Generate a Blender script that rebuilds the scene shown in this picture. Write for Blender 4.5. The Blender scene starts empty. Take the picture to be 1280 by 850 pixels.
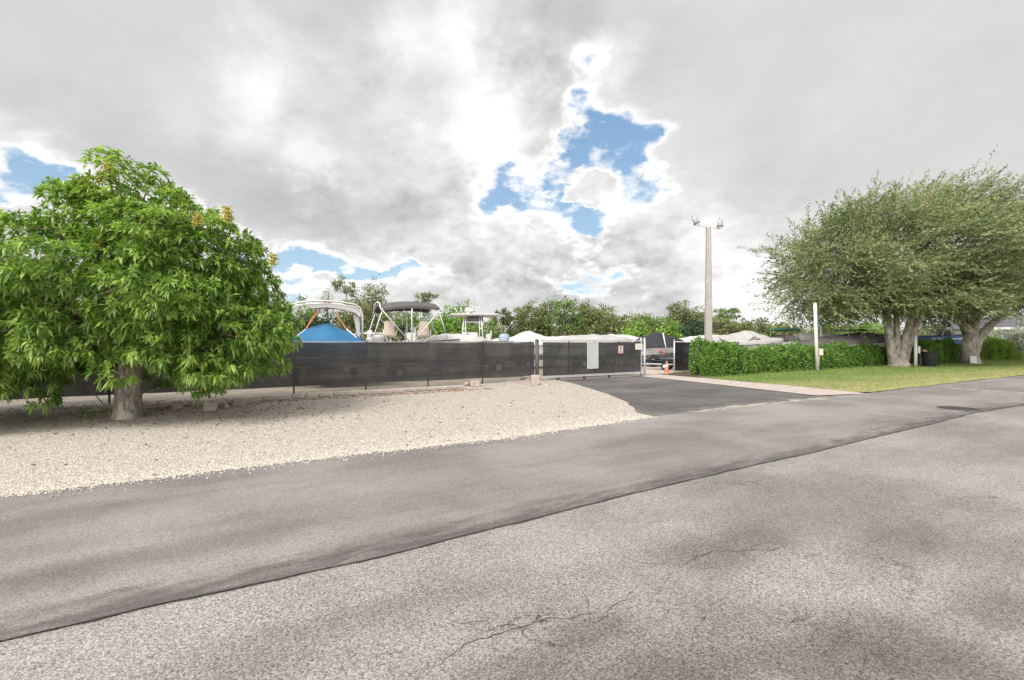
import bpy, math, random
import numpy as np
from mathutils import Vector, Matrix
from mathutils.noise import fractal, noise as pnoise
rnd = random.Random(11)
R = np.random.RandomState(5)
PI = math.pi
F, HOR, CX, H = 600.0, 427.5, 640.0, 1.8
scene = bpy.context.scene
col = scene.collection

def at(px, Y, py=None):
    """point in the world seen at photo pixel px (of 1280), depth Y; z from py"""
    x = (px - CX) / F * Y
    z = 0 if py is None else H + (HOR - py) / F * Y
    return Vector((x, Y, z))
def gp(px, py):
    Y = F * H / (py - HOR)
    return ((px - CX) / F * Y, Y)

# ------------------------------------------------------------ helpers
def tag(o, label=None, cat=None, group=None, kind=None):
    if label: o['label'] = label
    if cat: o['category'] = cat
    if group: o['group'] = group
    if kind: o['kind'] = kind
    return o
def empty(name, loc=(0, 0, 0), rz=0.0, **k):
    o = bpy.data.objects.new(name, None); col.objects.link(o)
    o.location = loc; o.rotation_euler = (0, 0, rz); o.empty_display_size = .3
    return tag(o, **k)
def children(o): return [c for c in bpy.data.objects if c.parent == o]
def copy_tree(o, kids, parent=None):
    c = o.copy(); col.objects.link(c); c.parent = parent
    for ch in kids.get(o.name, []): copy_tree(ch, kids, c)
    return c

class MB:
    def __init__(s): s.v = []; s.f = []; s.n = 0
    def add(s, vs, fs, M=None):
        if M is not None: vs = [M @ Vector(v) for v in vs]
        b = s.n
        s.v += [tuple(v) for v in vs]; s.n += len(vs)
        s.f += [tuple(b + i for i in f) for f in fs]
        return s
    def box(s, c, d, rot=None, bev=0.0):
        """centre c, full size d; rot = Euler tuple; bev chamfers the vertical-section edges"""
        x, y, z = d[0]/2, d[1]/2, d[2]/2
        M = Matrix.Translation(c)
        if rot: 
            from mathutils import Euler
            M = M @ Euler(rot).to_matrix().to_4x4()
        if bev <= 0:
            vs = [(sx*x, sy*y, sz*z) for sx in (-1, 1) for sy in (-1, 1) for sz in (-1, 1)]
            fs = [(0,1,3,2),(4,6,7,5),(0,4,5,1),(2,3,7,6),(0,2,6,4),(1,5,7,3)]
            return s.add(vs, fs, M)
        b = min(bev, x*.9, y*.9, z*.9)
        ring = lambda X, Y: [(-X+b,-Y),(X-b,-Y),(X,-Y+b),(X,Y-b),(X-b,Y),(-X+b,Y),(-X,Y-b),(-X,-Y+b)]
        vs = []
        for (zz, k) in ((-z, b), (-z+b, 0), (z-b, 0), (z, b)):
            for (px, py) in ring(x, y):
                vs.append((px*(x-k)/x, py*(y-k)/y, zz))
        fs = [tuple(range(7,-1,-1)), tuple(range(24,32))]
        for l in range(3):
            for i in range(8):
                j = (i+1) % 8
                fs.append((l*8+i, l*8+j, l*8+8+j, l*8+8+i))
        return s.add(vs, fs, M)
    def tube(s, pts, rad, n=8, cap=True, jit=0.0, sd=0):
        pts = [Vector(p) for p in pts]
        if not hasattr(rad, '__len__'): rad = [rad]*len(pts)
        vs = []; fs = []
        up = Vector((0, 0, 1)); prev = None
        for i, p in enumerate(pts):
            d = (pts[min(i+1, len(pts)-1)] - pts[max(i-1, 0)])
            d = d.normalized() if d.length > 1e-9 else up
            if prev is None:
                a = d.cross(up if abs(d.z) < .9 else Vector((1, 0, 0))).normalized()
            else:
                a = (prev - d*prev.dot(d))
                a = a.normalized() if a.length > 1e-6 else d.cross(up).normalized()
            prev = a; b = d.cross(a)
            for k in range(n):
                t = 2*PI*k/n
                r = rad[i]
                if jit: r *= 1 + jit*pnoise(Vector((math.cos(t)*1.6+sd, math.sin(t)*1.6, i*.6)))
                vs.append(p + a*math.cos(t)*r + b*math.sin(t)*r)
        for i in range(len(pts)-1):
            for k in range(n):
                j = (k+1) % n
                fs.append((i*n+k, i*n+j, i*n+n+j, i*n+n+k))
        if cap:
            fs.append(tuple(range(n-1, -1, -1))); m = (len(pts)-1)*n
            fs.append(tuple(range(m, m+n)))
        return s.add(vs, fs)
    def lathe(s, prof, n=24, M=None, close=True):
        vs = []; fs = []
        for (r, z) in prof:
            for k in range(n):
                t = 2*PI*k/n; vs.append((r*math.cos(t), r*math.sin(t), z))
        for i in range(len(prof)-1):
            for k in range(n):
                j = (k+1) % n
                fs.append((i*n+k, i*n+j, i*n+n+j, i*n+n+k))
        if close:
            fs.append(tuple(range(n-1, -1, -1))); m = (len(prof)-1)*n
            fs.append(tuple(range(m, m+n)))
        return s.add(vs, fs, M)
    def grid(s, P):
        """P[i][j] points"""
        ni, nj = len(P), len(P[0])
        vs = [p for row in P for p in row]; fs = []
        for i in range(ni-1):
            for j in range(nj-1):
                fs.append((i*nj+j, (i+1)*nj+j, (i+1)*nj+j+1, i*nj+j+1))
        return s.add(vs, fs)
    def torus(s, c, Rr, r, axis='y', n=24, m=8):
        vs = []; fs = []
        for i in range(n):
            a = 2*PI*i/n
            for j in range(m):
                b = 2*PI*j/m
                rr = Rr + r*math.cos(b); w = r*math.sin(b)
                if axis == 'y': v = (rr*math.cos(a), w, rr*math.sin(a))
                elif axis == 'x': v = (w, rr*math.cos(a), rr*math.sin(a))
                else: v = (rr*math.cos(a), rr*math.sin(a), w)
                vs.append(Vector(v) + Vector(c))
        for i in range(n):
            for j in range(m):
                i2, j2 = (i+1) % n, (j+1) % m
                fs.append((i*m+j, i2*m+j, i2*m+j2, i*m+j2))
        return s.add(vs, fs)
    def poly(s, pts, z):
        return s.add([(x, y, z) for x, y in pts], [tuple(range(len(pts)))])
    def build(s, name, mat, parent=None, smooth=False, **k):
        me = bpy.data.meshes.new(name)
        me.from_pydata(s.v, [], s.f); me.update()
        if smooth:
            me.polygons.foreach_set('use_smooth', [True]*len(me.polygons))
        me.materials.append(mat)
        o = bpy.data.objects.new(name, me); col.objects.link(o); o.parent = parent
        return tag(o, **k)
def fix_normals(o):
    import bmesh
    bm = bmesh.new(); bm.from_mesh(o.data); bmesh.ops.recalc_face_normals(bm, faces=bm.faces); bm.to_mesh(o.data); bm.free()
    return o

def np_mesh(name, V, Fc, mat, tint=None, parent=None, **k):
    """V (n,3); Fc (m,q) same-size faces; tint (m,)"""
    me = bpy.data.meshes.new(name)
    n, m, q = len(V), len(Fc), Fc.shape[1]
    me.vertices.add(n); me.vertices.foreach_set('co', np.ascontiguousarray(V, dtype=np.float32).ravel())
    me.loops.add(m*q); me.loops.foreach_set('vertex_index', np.ascontiguousarray(Fc, dtype=np.int32).ravel())
    me.polygons.add(m); me.polygons.foreach_set('loop_start', np.arange(0, m*q, q, dtype=np.int32))
    me.polygons.foreach_set('loop_total', np.full(m, q, dtype=np.int32))
    if tint is not None:
        a = me.attributes.new('tint', 'FLOAT', 'FACE'); a.data.foreach_set('value', tint.astype(np.float32))
    me.update(); me.validate()
    me.materials.append(mat)
    o = bpy.data.objects.new(name, me); col.objects.link(o); o.parent = parent
    return tag(o, **k)

def nrm(a): return a/np.maximum(np.linalg.norm(a, axis=1, keepdims=True), 1e-9)
def diamond(P, D, L, W, up=0.0):
    """single-quad pointed leaves from P along D"""
    D = nrm(D); rs = R.normal(size=P.shape); rs[:, 2] *= (1-up)
    S = nrm(np.cross(D, rs))
    L = np.broadcast_to(L, (len(P),))[:, None]; W = np.broadcast_to(W, (len(P),))[:, None]
    V = np.stack([P, P + D*L*.45 + S*W, P + D*L, P + D*L*.45 - S*W], 1)
    Fc = np.arange(len(P)*4).reshape(-1, 4)
    return V.reshape(-1, 3), Fc
def longleaf(P, D, L, W, droop):
    """arched, folded lanceolate leaf: 2 quads each side of a midrib, bending down"""
    D = nrm(D); n = len(P)
    S = nrm(np.cross(D, np.array([[0, 0, 1.0]]) + R.normal(size=(n, 3))*.35)); N = np.cross(S, D)
    L = L[:, None]; W = W[:, None]; g = np.array([[0, 0, -1.0]])
    def pt(t): return P + D*L*t + g*L*droop[:, None]*t*t
    fold = N*W*.35
    a = pt(.05); m = pt(.5); t = pt(1.0)
    V = np.stack([a, pt(.42)+S*W+fold, m, pt(.42)-S*W+fold, t], 1)
    b = (np.arange(n)*5)[:, None]
    Fc = np.concatenate([b+np.array([[0, 1, 2, 2]]), b+np.array([[0, 2, 3, 3]]), b+np.array([[1, 4, 2, 2]]), b+np.array([[2, 4, 3, 3]])], 1).reshape(-1, 4)[:, :3]
    return V.reshape(-1, 3), Fc

# ------------------------------------------------------------ node helpers
class NT:
    def __init__(s, nt): s.nt = nt; s.N = nt.nodes; s.L = nt.links
    def new(s, t, **k):
        n = s.N.new(t)
        for a, b in k.items(): setattr(n, a, b)
        return n
    def put(s, sock, v):
        if isinstance(v, bpy.types.NodeSocket): s.L.new(v, sock)
        elif v is not None: sock.default_value = v
    def m(s, op, a, b=None, c=None, clamp=False):
        n = s.new('ShaderNodeMath', operation=op, use_clamp=clamp)
        s.put(n.inputs[0], a); s.put(n.inputs[1], b) if b is not None else 0
        if c is not None: s.put(n.inputs[2], c)
        return n.outputs[0]
    def vm(s, op, a, b=None, sc=None):
        n = s.new('ShaderNodeVectorMath', operation=op)
        s.put(n.inputs[0], a)
        if b is not None: s.put(n.inputs[1], b)
        if sc is not None: s.put(n.inputs['Scale'], sc)
        return n.outputs['Value'] if op in ('LENGTH', 'DOT_PRODUCT') else n.outputs[0]
    def noise(s, vec, scale, detail=3, rough=.5, dist=0, out='Fac'):
        n = s.new('ShaderNodeTexNoise'); s.put(n.inputs['Vector'], vec)
        n.inputs['Scale'].default_value = scale; n.inputs['Detail'].default_value = detail
        n.inputs['Roughness'].default_value = rough; n.inputs['Distortion'].default_value = dist
        return n.outputs[out]
    def vor(s, vec, scale, feature='F1', out='Distance', rand=1):
        n = s.new('ShaderNodeTexVoronoi', feature=feature); s.put(n.inputs['Vector'], vec)
        n.inputs['Scale'].default_value = scale; n.inputs['Randomness'].default_value = rand
        return n.outputs[out]
    def mr(s, v, a, b, c=0, d=1, smooth=True):
        n = s.new('ShaderNodeMapRange', interpolation_type='SMOOTHSTEP' if smooth else 'LINEAR')
        s.put(n.inputs[0], v)
        for i, x in enumerate((a, b, c, d)): s.put(n.inputs[i+1], x)
        return n.outputs[0]
    def mix(s, f, a, b, mode='MIX'):
        n = s.new('ShaderNodeMix', data_type='RGBA', blend_type=mode)
        s.put(n.inputs[0], f)
        s.put(n.inputs[6], a if not isinstance(a, tuple) else (*a[:3], 1)); s.put(n.inputs[7], b if not isinstance(b, tuple) else (*b[:3], 1))
        return n.outputs[2]
    def map(s, vec, sc=(1, 1, 1), rot=(0, 0, 0), loc=(0, 0, 0)):
        n = s.new('ShaderNodeMapping'); s.put(n.inputs[0], vec)
        n.inputs['Scale'].default_value = sc; n.inputs['Rotation'].default_value = rot; n.inputs['Location'].default_value = loc
        return n.outputs[0]
    def bump(s, h, strength=.5, dist=.02, normal=None):
        n = s.new('ShaderNodeBump'); s.put(n.inputs['Height'], h)
        n.inputs['Strength'].default_value = strength; n.inputs['Distance'].default_value = dist
        if normal is not None: s.put(n.inputs['Normal'], normal)
        return n.outputs[0]
def mat(name):
    m = bpy.data.materials.new(name); m.use_nodes = True
    t = NT(m.node_tree); b = m.node_tree.nodes['Principled BSDF']
    tc = t.new('ShaderNodeTexCoord')
    geo = t.new('ShaderNodeNewGeometry')
    return m, t, b, tc.outputs['Object'], geo.outputs['Position']
def simple(name, c, rough=.6, var=.25, scale=4, metal=0, dirt=0, bumpy=0, spec=.5, dirtc=(.12, .10, .08)):
    m, t, b, ob, pos = mat(name)
    n = t.noise(ob, scale, 5, .6)
    k = t.mr(n, .25, .75, 1-var, 1+var*.6, False)
    cc = t.mix(1.0, tuple(c), (1, 1, 1), 'MULTIPLY')
    cb = t.new('ShaderNodeVectorMath', operation='SCALE'); t.put(cb.inputs[0], cc); t.put(cb.inputs['Scale'], k)
    out = cb.outputs[0]
    if dirt:
        d = t.noise(ob, scale*2.3, 6, .7)
        out = t.mix(t.mr(d, .5, .72, 0, dirt), out, dirtc)
    t.put(b.inputs['Base Color'], out)
    t.put(b.inputs['Roughness'], t.mr(n, .3, .7, max(rough-.08, .05), min(rough+.1, 1), False))
    b.inputs['Metallic'].default_value = metal
    b.inputs['Specular IOR Level'].default_value = spec
    if bumpy: t.put(b.inputs['Normal'], t.bump(t.noise(ob, scale*6, 4, .6), bumpy, .02))
    return m
def leafmat(name, dark, light, yellow=None, rough=.45, trans=.3, tr_col=None, spec=.4):
    m, t, b, ob, pos = mat(name)
    a = t.new('ShaderNodeAttribute', attribute_name='tint')
    c = t.mix(t.mr(a.outputs['Fac'], 0, .9, 0, 1, False), dark, light)
    if yellow: c = t.mix(t.mr(a.outputs['Fac'], .93, .97, 0, 1), c, yellow)
    t.put(b.inputs['Base Color'], c); b.inputs['Roughness'].default_value = rough
    b.inputs['Specular IOR Level'].default_value = spec
    tr = t.new('ShaderNodeBsdfTranslucent'); 
    c2 = t.mix(1.0, c, tr_col or (1.25, 1.35, .55), 'MULTIPLY'); t.put(tr.inputs[0], c2)
    mx = t.new('ShaderNodeMixShader'); mx.inputs[0].default_value = trans
    out = m.node_tree.nodes['Material Output']
    t.L.new(b.outputs[0], mx.inputs[1]); t.L.new(tr.outputs[0], mx.inputs[2]); t.L.new(mx.outputs[0], out.inputs[0])
    return m
def barkmat(name, a, b_, sc=3):
    m, t, b, ob, pos = mat(name)
    v = t.map(ob, (sc*2.2, sc*2.2, sc*.5)); n = t.noise(v, 2.2, 7, .65, .6); n2 = t.noise(ob, 1.3, 4)
    c = t.mix(t.mr(n, .38, .62), a, b_)
    c = t.mix(t.mr(n2, .5, .7, 0, .5), c, tuple(x*1.6 for x in b_))
    t.put(b.inputs['Base Color'], c); b.inputs['Roughness'].default_value = .9
    t.put(b.inputs['Normal'], t.bump(n, .9, .05))
    return m

# ------------------------------------------------------------ materials
M = {}
ROADANG = math.atan2(9.0, 14.4)          # direction of road and fence line
def road_vec(t, pos, sc): return t.map(t.map(pos, rot=(0, 0, -ROADANG)), sc)

def asphalt(name, stone_l, stone_d, base_mix, grain=70, blot=.35, crack=0.0, light=1.0, stains=()):
    m, t, b, ob, pos = mat(name)
    v1 = t.vor(pos, grain, out='Color'); sp = t.new('ShaderNodeSeparateColor'); t.put(sp.inputs[0], v1)
    n1 = t.noise(pos, grain*.55, 3, .6)
    n2 = t.noise(pos, grain*1.7, 2, .6)
    k = t.m('ADD', t.m('MULTIPLY', sp.outputs[0], .5), t.m('MULTIPLY', n1, .8)); k = t.m('ADD', k, t.m('MULTIPLY', n2, .5))
    k = t.mr(k, .62, 1.12, 0, 1, False)
    c = t.mix(k, stone_d, stone_l)
    # traffic wear and damp blotches, stretched along the road
    rv = road_vec(t, pos, (.12, .55, 1))
    w = t.noise(rv, 1.0, 6, .6, .4)
    w2 = t.noise(t.map(pos, (.5, .5, 1), loc=(3, 8, 0)), 1.1, 6, .65, .3)
    w3 = t.noise(road_vec(t, pos, (.5, 3.5, 1)), 1.0, 4, .6)
    wk = t.m('ADD', t.m('MULTIPLY', w, .5), t.m('MULTIPLY', w2, .5))
    wk = t.m('ADD', t.m('MULTIPLY', wk, .8), t.m('MULTIPLY', w3, .2))
    w4 = t.noise(t.map(pos, (.35, .35, 1), loc=(9.3, 2.1, 0)), 1.0, 3, .55, .2)
    wk = t.m('ADD', t.m('MULTIPLY', wk, .62), t.m('MULTIPLY', w4, .38))
    sc = t.mr(wk, .40, .60, (1-blot*1.2)*light, (1+blot*.6)*light)
    s = t.new('ShaderNodeVectorMath', operation='SCALE'); t.put(s.inputs[0], c); t.put(s.inputs['Scale'], sc)
    c = s.outputs[0]
    # pits where single stones have come out
    pit = t.mr(t.noise(pos, grain*.36, 2, .5), .64, .70)
    c = t.mix(t.m('MULTIPLY', pit, t.mr(t.noise(pos, .8, 4, .6), .42, .62, .15, .85)), c, (.03, .027, .026))
    for (sx_, sy_, ra, rb, st) in stains:
        c0 = gp(sx_, sy_); v_ = t.map(pos, loc=(-c0[0], -c0[1], 0)); v_ = t.map(v_, rot=(0, 0, -ROADANG)); v_ = t.vm('MULTIPLY', v_, (1/ra, 1/rb, 0))
        v_ = t.vm('ADD', v_, t.vm('SCALE', t.vm('SUBTRACT', t.noise(pos, 1.3, 5, .6, out='Color'), (.5, .5, .5)), sc=1.6))
        kk = t.mr(t.vm('LENGTH', v_), .3, 1.25, st, 0)
        c = t.mix(kk, c, t.mix(1.0, c, (.52, .50, .50), 'MULTIPLY'))
    if stains:      # crusty, pitted patches where fines have washed out
        pm = t.m('MULTIPLY', t.mr(t.noise(pos, 1.1, 5, .6), .5, .64), t.mr(t.noise(pos, 46, 3, .6), .56, .66))
        c = t.mix(t.m('MULTIPLY', pm, .6), c, (.045, .04, .038))
        lm = t.mr(t.noise(t.map(pos, loc=(4, 4, 1)), 60, 2, .6), .66, .74)
        c = t.mix(t.m('MULTIPLY', lm, .35), c, (.62, .58, .54))
    # chalky scuffs
    sc2 = t.noise(t.map(pos, (1.2, 6, 1), rot=(0, 0, .45)), 1.5, 6, .7)
    c = t.mix(t.mr(sc2, .66, .78, 0, .4), c, (.40, .37, .34))
    h = t.m('SUBTRACT', k, t.m('MULTIPLY', pit, .8))
    if crack:
        wv = t.new('ShaderNodeVectorMath', operation='ADD'); t.put(wv.inputs[0], pos)
        nn = t.noise(pos, 1.6, 6, .65, out='Color'); t.put(wv.inputs[1], t.vm('SCALE', nn, sc=.7))
        cr = t.vor(wv.outputs[0], .9, 'DISTANCE_TO_EDGE')
        area = t.mr(t.noise(t.map(pos, loc=(5.5, 1.3, 0)), .42, 3, .5), .5, .6)
        brk = t.mr(t.noise(pos, 2.1, 3, .6), .42, .55)
        cm = t.m('MULTIPLY', t.m('MULTIPLY', t.mr(cr, 0, .008, 1, 0), area), brk)
        c = t.mix(t.m('MULTIPLY', cm, crack), c, (.02, .018, .017))
    t.put(b.inputs['Base Color'], c)
    b.inputs['Roughness'].default_value = .82; b.inputs['Specular IOR Level'].default_value = .35
    t.put(b.inputs['Normal'], t.bump(h, .55, .012))
    return m
M['asphalt_old'] = asphalt('old asphalt', (.42, .382, .352), (.12, .108, .101), 0, 125, .24, .9, stains=[(900, 682, 1.1, .42, .8), (1130, 680, 1.1, .35, .65), (1280, 690, .8, .4, .5), (1130, 800, .6, .4, .85), (1250, 760, .5, .3, .6), (740, 790, .35, .16, .6), (350, 800, .8, .25, .45), (1050, 830, .5, .35, .8), (560, 740, .7, .3, .35), (860, 850, .5, .25, .6), (1250, 850, .5, .3, .7), (300, 850, .7, .25, .4), (620, 850, .5, .2, .5), (800, 870, 2.0, .45, .45)])
M['asphalt_lane'] = asphalt('overlay asphalt', (.335, .305, .285), (.16, .146, .137), 0, 120, .24, .0, stains=[(230, 690, 1.5, .35, .6), (60, 650, 1.2, .5, .5), (420, 640, 1.6, .5, .4), (820, 548, 2.0, .5, .35), (500, 675, 1.0, .25, .5)])
M['asphalt_drive'] = asphalt('driveway asphalt', (.18, .168, .16), (.08, .074, .071), 0, 85, .3, 0)

def gravelmat():
    m, t, b, ob, pos = mat('white shell gravel')
    v = t.new('ShaderNodeTexVoronoi', feature='F1'); t.put(v.inputs['Vector'], pos); v.inputs['Scale'].default_value = 34
    sp = t.new('ShaderNodeSeparateColor'); t.put(sp.inputs[0], v.outputs['Color'])
    e = t.vor(pos, 34, 'DISTANCE_TO_EDGE')
    c = t.mix(sp.outputs[0], (.40, .35, .30), (.60, .555, .50))
    c = t.mix(t.mr(sp.outputs[1], .9, .95), c, (.26, .20, .15))
    c = t.mix(t.mr(e, 0, .12, .65, 0), c, (.22, .17, .13))
    big = t.noise(pos, .7, 5, .6)
    c = t.mix(t.mr(big, .45, .7, 0, .3), c, (.42, .345, .275))
    dirt = t.noise(t.map(pos, (.6, 1.4, 1), rot=(0, 0, -ROADANG)), 1.6, 7, .72)
    c = t.mix(t.mr(dirt, .56, .72, 0, .6), c, (.24, .18, .13))
    t.put(b.inputs['Base Color'], c); b.inputs['Roughness'].default_value = .9; b.inputs['Specular IOR Level'].default_value = .2
    h = t.m('ADD', t.mr(v.outputs['Distance'], 0, .6, 1, 0), t.m('MULTIPLY', sp.outputs[2], .7))
    t.put(b.inputs['Normal'], t.bump(h, .8, .02))
    return m
M['gravel'] = gravelmat()
def stonemat():
    m, t, b, ob, pos = mat('gravel stones')
    a = t.new('ShaderNodeAttribute', attribute_name='tint')
    c = t.mix(a.outputs['Fac'], (.42, .37, .32), (.68, .63, .57))
    t.put(b.inputs['Base Color'], c); b.inputs['Roughness'].default_value = .9
    return m
M['stones'] = stonemat()
def grassmat(name='lawn', green=(.10, .165, .035), dry=(.34, .30, .15)):
    m, t, b, ob, pos = mat(name)
    n = t.noise(pos, 30, 4, .7); big = t.noise(t.map(pos, (.5, 1, 1), rot=(0, 0, -ROADANG)), .45, 5, .6); mid = t.noise(pos, 3, 5, .65)
    c = t.mix(t.mr(n, .3, .7), tuple(x*.7 for x in green), tuple(x*1.5 for x in green))
    # drier towards the asphalt edge
    rv = t.map(pos, rot=(0, 0, -ROADANG)); sx = t.new('ShaderNodeSeparateXYZ'); t.put(sx.inputs[0], rv)
    edge = t.mr(sx.outputs[1], 7.8, 13.5, .75, 0)
    k = t.m('ADD', t.m('MULTIPLY', edge, .55), t.m('ADD', t.m('MULTIPLY', big, .7), t.m('MULTIPLY', mid, .4)))
    c = t.mix(t.mr(k, .5, .95, 0, .9), c, dry)
    t.put(b.inputs['Base Color'], c); b.inputs['Roughness'].default_value = .95; b.inputs['Specular IOR Level'].default_value = .1
    t.put(b.inputs['Normal'], t.bump(n, .8, .03))
    return m
M['lawn'] = grassmat()
M['concrete_pink'] = simple('apron concrete', (.43, .365, .325), .9, .22, 2.2, dirt=.45, bumpy=.3, dirtc=(.28, .23, .2))
M['concrete'] = simple('concrete block', (.40, .34, .29), .9, .3, 6, dirt=.5, bumpy=.5, dirtc=(.22, .15, .11))
M['pole_concrete'] = simple('pole concrete', (.33, .31, .285), .85, .22, 3, dirt=.4, bumpy=.3, dirtc=(.24, .21, .18))
M['yard'] = simple('yard ground', (.24, .205, .165), .95, .4, .8, dirt=.5, bumpy=.6, dirtc=(.16, .15, .08))
M['mulch'] = simple('mulch', (.09, .055, .04), .95, .5, 9, bumpy=.8)
M['crack'] = simple('crack tar', (.055, .05, .047), .9, .3, 20)
M['dust'] = simple('chalk dust', (.42, .375, .335), .95, .3, 8, dirt=.5, dirtc=(.3, .27, .25))
M['paint_white'] = simple('road paint', (.55, .53, .50), .8, .15, 14, dirt=.6, dirtc=(.35, .33, .31))
M['steel'] = simple('galvanised steel', (.55, .55, .56), .45, .2, 7, metal=.5)
M['steel_dark'] = simple('dark post', (.075, .073, .072), .6, .3, 5)
M['iron'] = simple('cast iron', (.05, .045, .042), .7, .3, 20, bumpy=.5)
M['alu'] = simple('white aluminium tube', (.62, .61, .59), .35, .08, 6)
M['hull_white'] = simple('gelcoat', (.62, .61, .585), .25, .1, 2, dirt=.2, dirtc=(.5, .47, .42))
M['hull_blue'] = simple('blue hull', (.05, .16, .42), .3, .15, 3)
M['vinyl_tan'] = simple('tan vinyl', (.47, .38, .31), .55, .12, 5)
M['cover_grey'] = simple('grey boat cover', (.36, .345, .33), .9, .16, 1.6, dirt=.35, bumpy=.3, dirtc=(.30, .28, .27))
M['cover_white'] = simple('white boat cover', (.52, .50, .475), .9, .14, 1.8, dirt=.3, bumpy=.3, dirtc=(.45, .42, .39))
M['cover_dark'] = simple('charcoal tarp', (.12, .10, .1), .8, .25, 2.2, dirt=.3, bumpy=.4, dirtc=(.22, .2, .18))
M['cover_black'] = simple('black canvas', (.02, .021, .025), .75, .3, 3, bumpy=.3)
M['canvas_blue'] = simple('blue canvas', (.022, .135, .27), .7, .2, 1.5, bumpy=.25)
M['canvas_grey'] = simple('bimini canvas', (.095, .085, .085), .85, .15, 4)
M['canvas_green'] = simple('green canvas', (.008, .085, .065), .8, .2, 3)
M['rope_orange'] = simple('orange strap', (.62, .22, .10), .8, .2, 8)
M['webbing'] = simple('white webbing', (.72, .72, .70), .8, .1, 8)
M['rubber'] = simple('rubber', (.02, .02, .02), .8, .3, 10)
M['rim'] = simple('white wheel rim', (.68, .67, .65), .4, .12, 9)
M['red'] = simple('red plastic', (.5, .03, .03), .4, .15, 6)
M['black_plastic'] = simple('black plastic', (.018, .02, .024), .45, .2, 8)
M['engine_grey'] = simple('outboard cowl', (.32, .36, .44), .25, .1, 4)
M['cone'] = simple('cone orange', (.55, .16, .08), .6, .15, 6, dirt=.25, dirtc=(.4, .2, .13))
M['reflective'] = simple('cone band', (.80, .50, .40), .5, .1, 6)
M['sign_white'] = simple('sign white', (.50, .51, .50), .5, .06, 5)
M['sign_text'] = simple('sign ink', (.30, .31, .32), .6, .1, 8)
M['sign_red'] = simple('sign red', (.42, .10, .07), .5, .1, 8)
M['sign_cream'] = simple('sign cream', (.58, .57, .49), .5, .06, 8)
M['post_white'] = simple('white painted post', (.56, .545, .51), .7, .15, 6, dirt=.3, dirtc=(.45, .42, .37))
M['box_beige'] = simple('meter box', (.55, .48, .38), .6, .1, 8)
M['wall_white'] = simple('house wall', (.52, .52, .51), .8, .08, 2)
M['shutter'] = simple('blue shutter', (.05, .16, .26), .6, .1, 6)
M['shingle'] = simple('roof shingle', (.10, .10, .11), .9, .3, 5)
M['terracotta'] = simple('ornament stone', (.36, .24, .19), .85, .35, 12, dirt=.4, dirtc=(.5, .46, .42))
def glassm():
    m, t, b, ob, pos = mat('window glass')
    b.inputs['Base Color'].default_value = (.10, .18, .19, 1); b.inputs['Roughness'].default_value = .08
    return m
M['glass'] = glassm()
def meshfab(name, c, tr):
    m, t, b, ob, pos = mat(name)
    n = t.noise(t.map(ob, (.25, 1, 5)), 2.0, 6, .65)           # horizontal creases
    n2 = t.noise(t.map(ob, (1.2, 1, .3)), 1.0, 4, .6)
    k = t.m('ADD', t.m('MULTIPLY', n, .6), t.m('MULTIPLY', n2, .4))
    c1 = t.mix(t.mr(k, .35, .65), tuple(x*.8 for x in c), tuple(x*1.25 for x in c))
    crease = t.mr(t.noise(t.map(ob, (.12, 1, 14)), 1.6, 3, .5), .62, .68, 0, .5)
    c1 = t.mix(crease, c1, tuple(x*1.9 for x in c))
    t.put(b.inputs['Base Color'], c1); b.inputs['Roughness'].default_value = .8
    b.inputs['Specular IOR Level'].default_value = .25
    t.put(b.inputs['Normal'], t.bump(k, .5, .05))
    tb = t.new('ShaderNodeBsdfTransparent'); mx = t.new('ShaderNodeMixShader')
    t.put(mx.inputs[0], t.mr(n2, .35, .65, tr*.6, tr*1.3, False))
    t.L.new(b.outputs[0], mx.inputs[1]); t.L.new(tb.outputs[0], mx.inputs[2])
    t.L.new(mx.outputs[0], m.node_tree.nodes['Material Output'].inputs[0])
    return m
M['screen'] = meshfab('privacy screen', (.043, .042, .042), .06)
M['screen_black'] = meshfab('black privacy screen', (.014, .014, .017), .05)
M['leaf_mango'] = leafmat('mango leaves', (.065, .16, .02), (.37, .50, .13), None, .40, .35, spec=.5)
M['leaf_oak'] = leafmat('olive leaves', (.075, .105, .038), (.30, .34, .16), (.34, .26, .14), .55, .25)
M['leaf_hedge'] = leafmat('hedge leaves', (.035, .10, .014), (.18, .31, .055), None, .4, .25)
M['leaf_lime'] = leafmat('lime leaves', (.08, .16, .02), (.30, .42, .08), None, .5, .3)
M['leaf_silver'] = leafmat('silver leaves', (.16, .19, .13), (.58, .60, .50), None, .6, .2)
M['leaf_far_olive'] = leafmat('far olive foliage', (.08, .10, .035), (.27, .30, .12), (.27, .21, .12), .6, .25)
M['leaf_far_green'] = leafmat('far green foliage', (.06, .11, .025), (.22, .31, .09), None, .6, .25)
M['leaf_far_dark'] = leafmat('far dark foliage', (.018, .045, .022), (.07, .12, .06), None, .6, .2)
M['leaf_far_lime'] = leafmat('far lime foliage', (.09, .19, .03), (.28, .42, .09), None, .6, .3)
M['leaf_palm'] = leafmat('palm fronds', (.05, .065, .025), (.17, .18, .08), (.26, .2, .12), .6, .2)
M['blossom'] = leafmat('panicles', (.38, .32, .06), (.60, .54, .16), None, .8, .2, (1, 1, 1))
M['grass_blade'] = leafmat('grass blades', (.085, .14, .03), (.28, .33, .10), (.46, .39, .2), .8, .25)
M['litter'] = leafmat('dry leaves', (.12, .06, .03), (.32, .17, .08), None, .9, .05)
M['bark_grey'] = barkmat('grey bark', (.17, .145, .12), (.42, .37, .31))
M['bark_brown'] = barkmat('brown bark', (.10, .075, .06), (.27, .21, .17))
M['bark_far'] = barkmat('far bark', (.12, .10, .08), (.28, .24, .2), 1)

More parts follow.
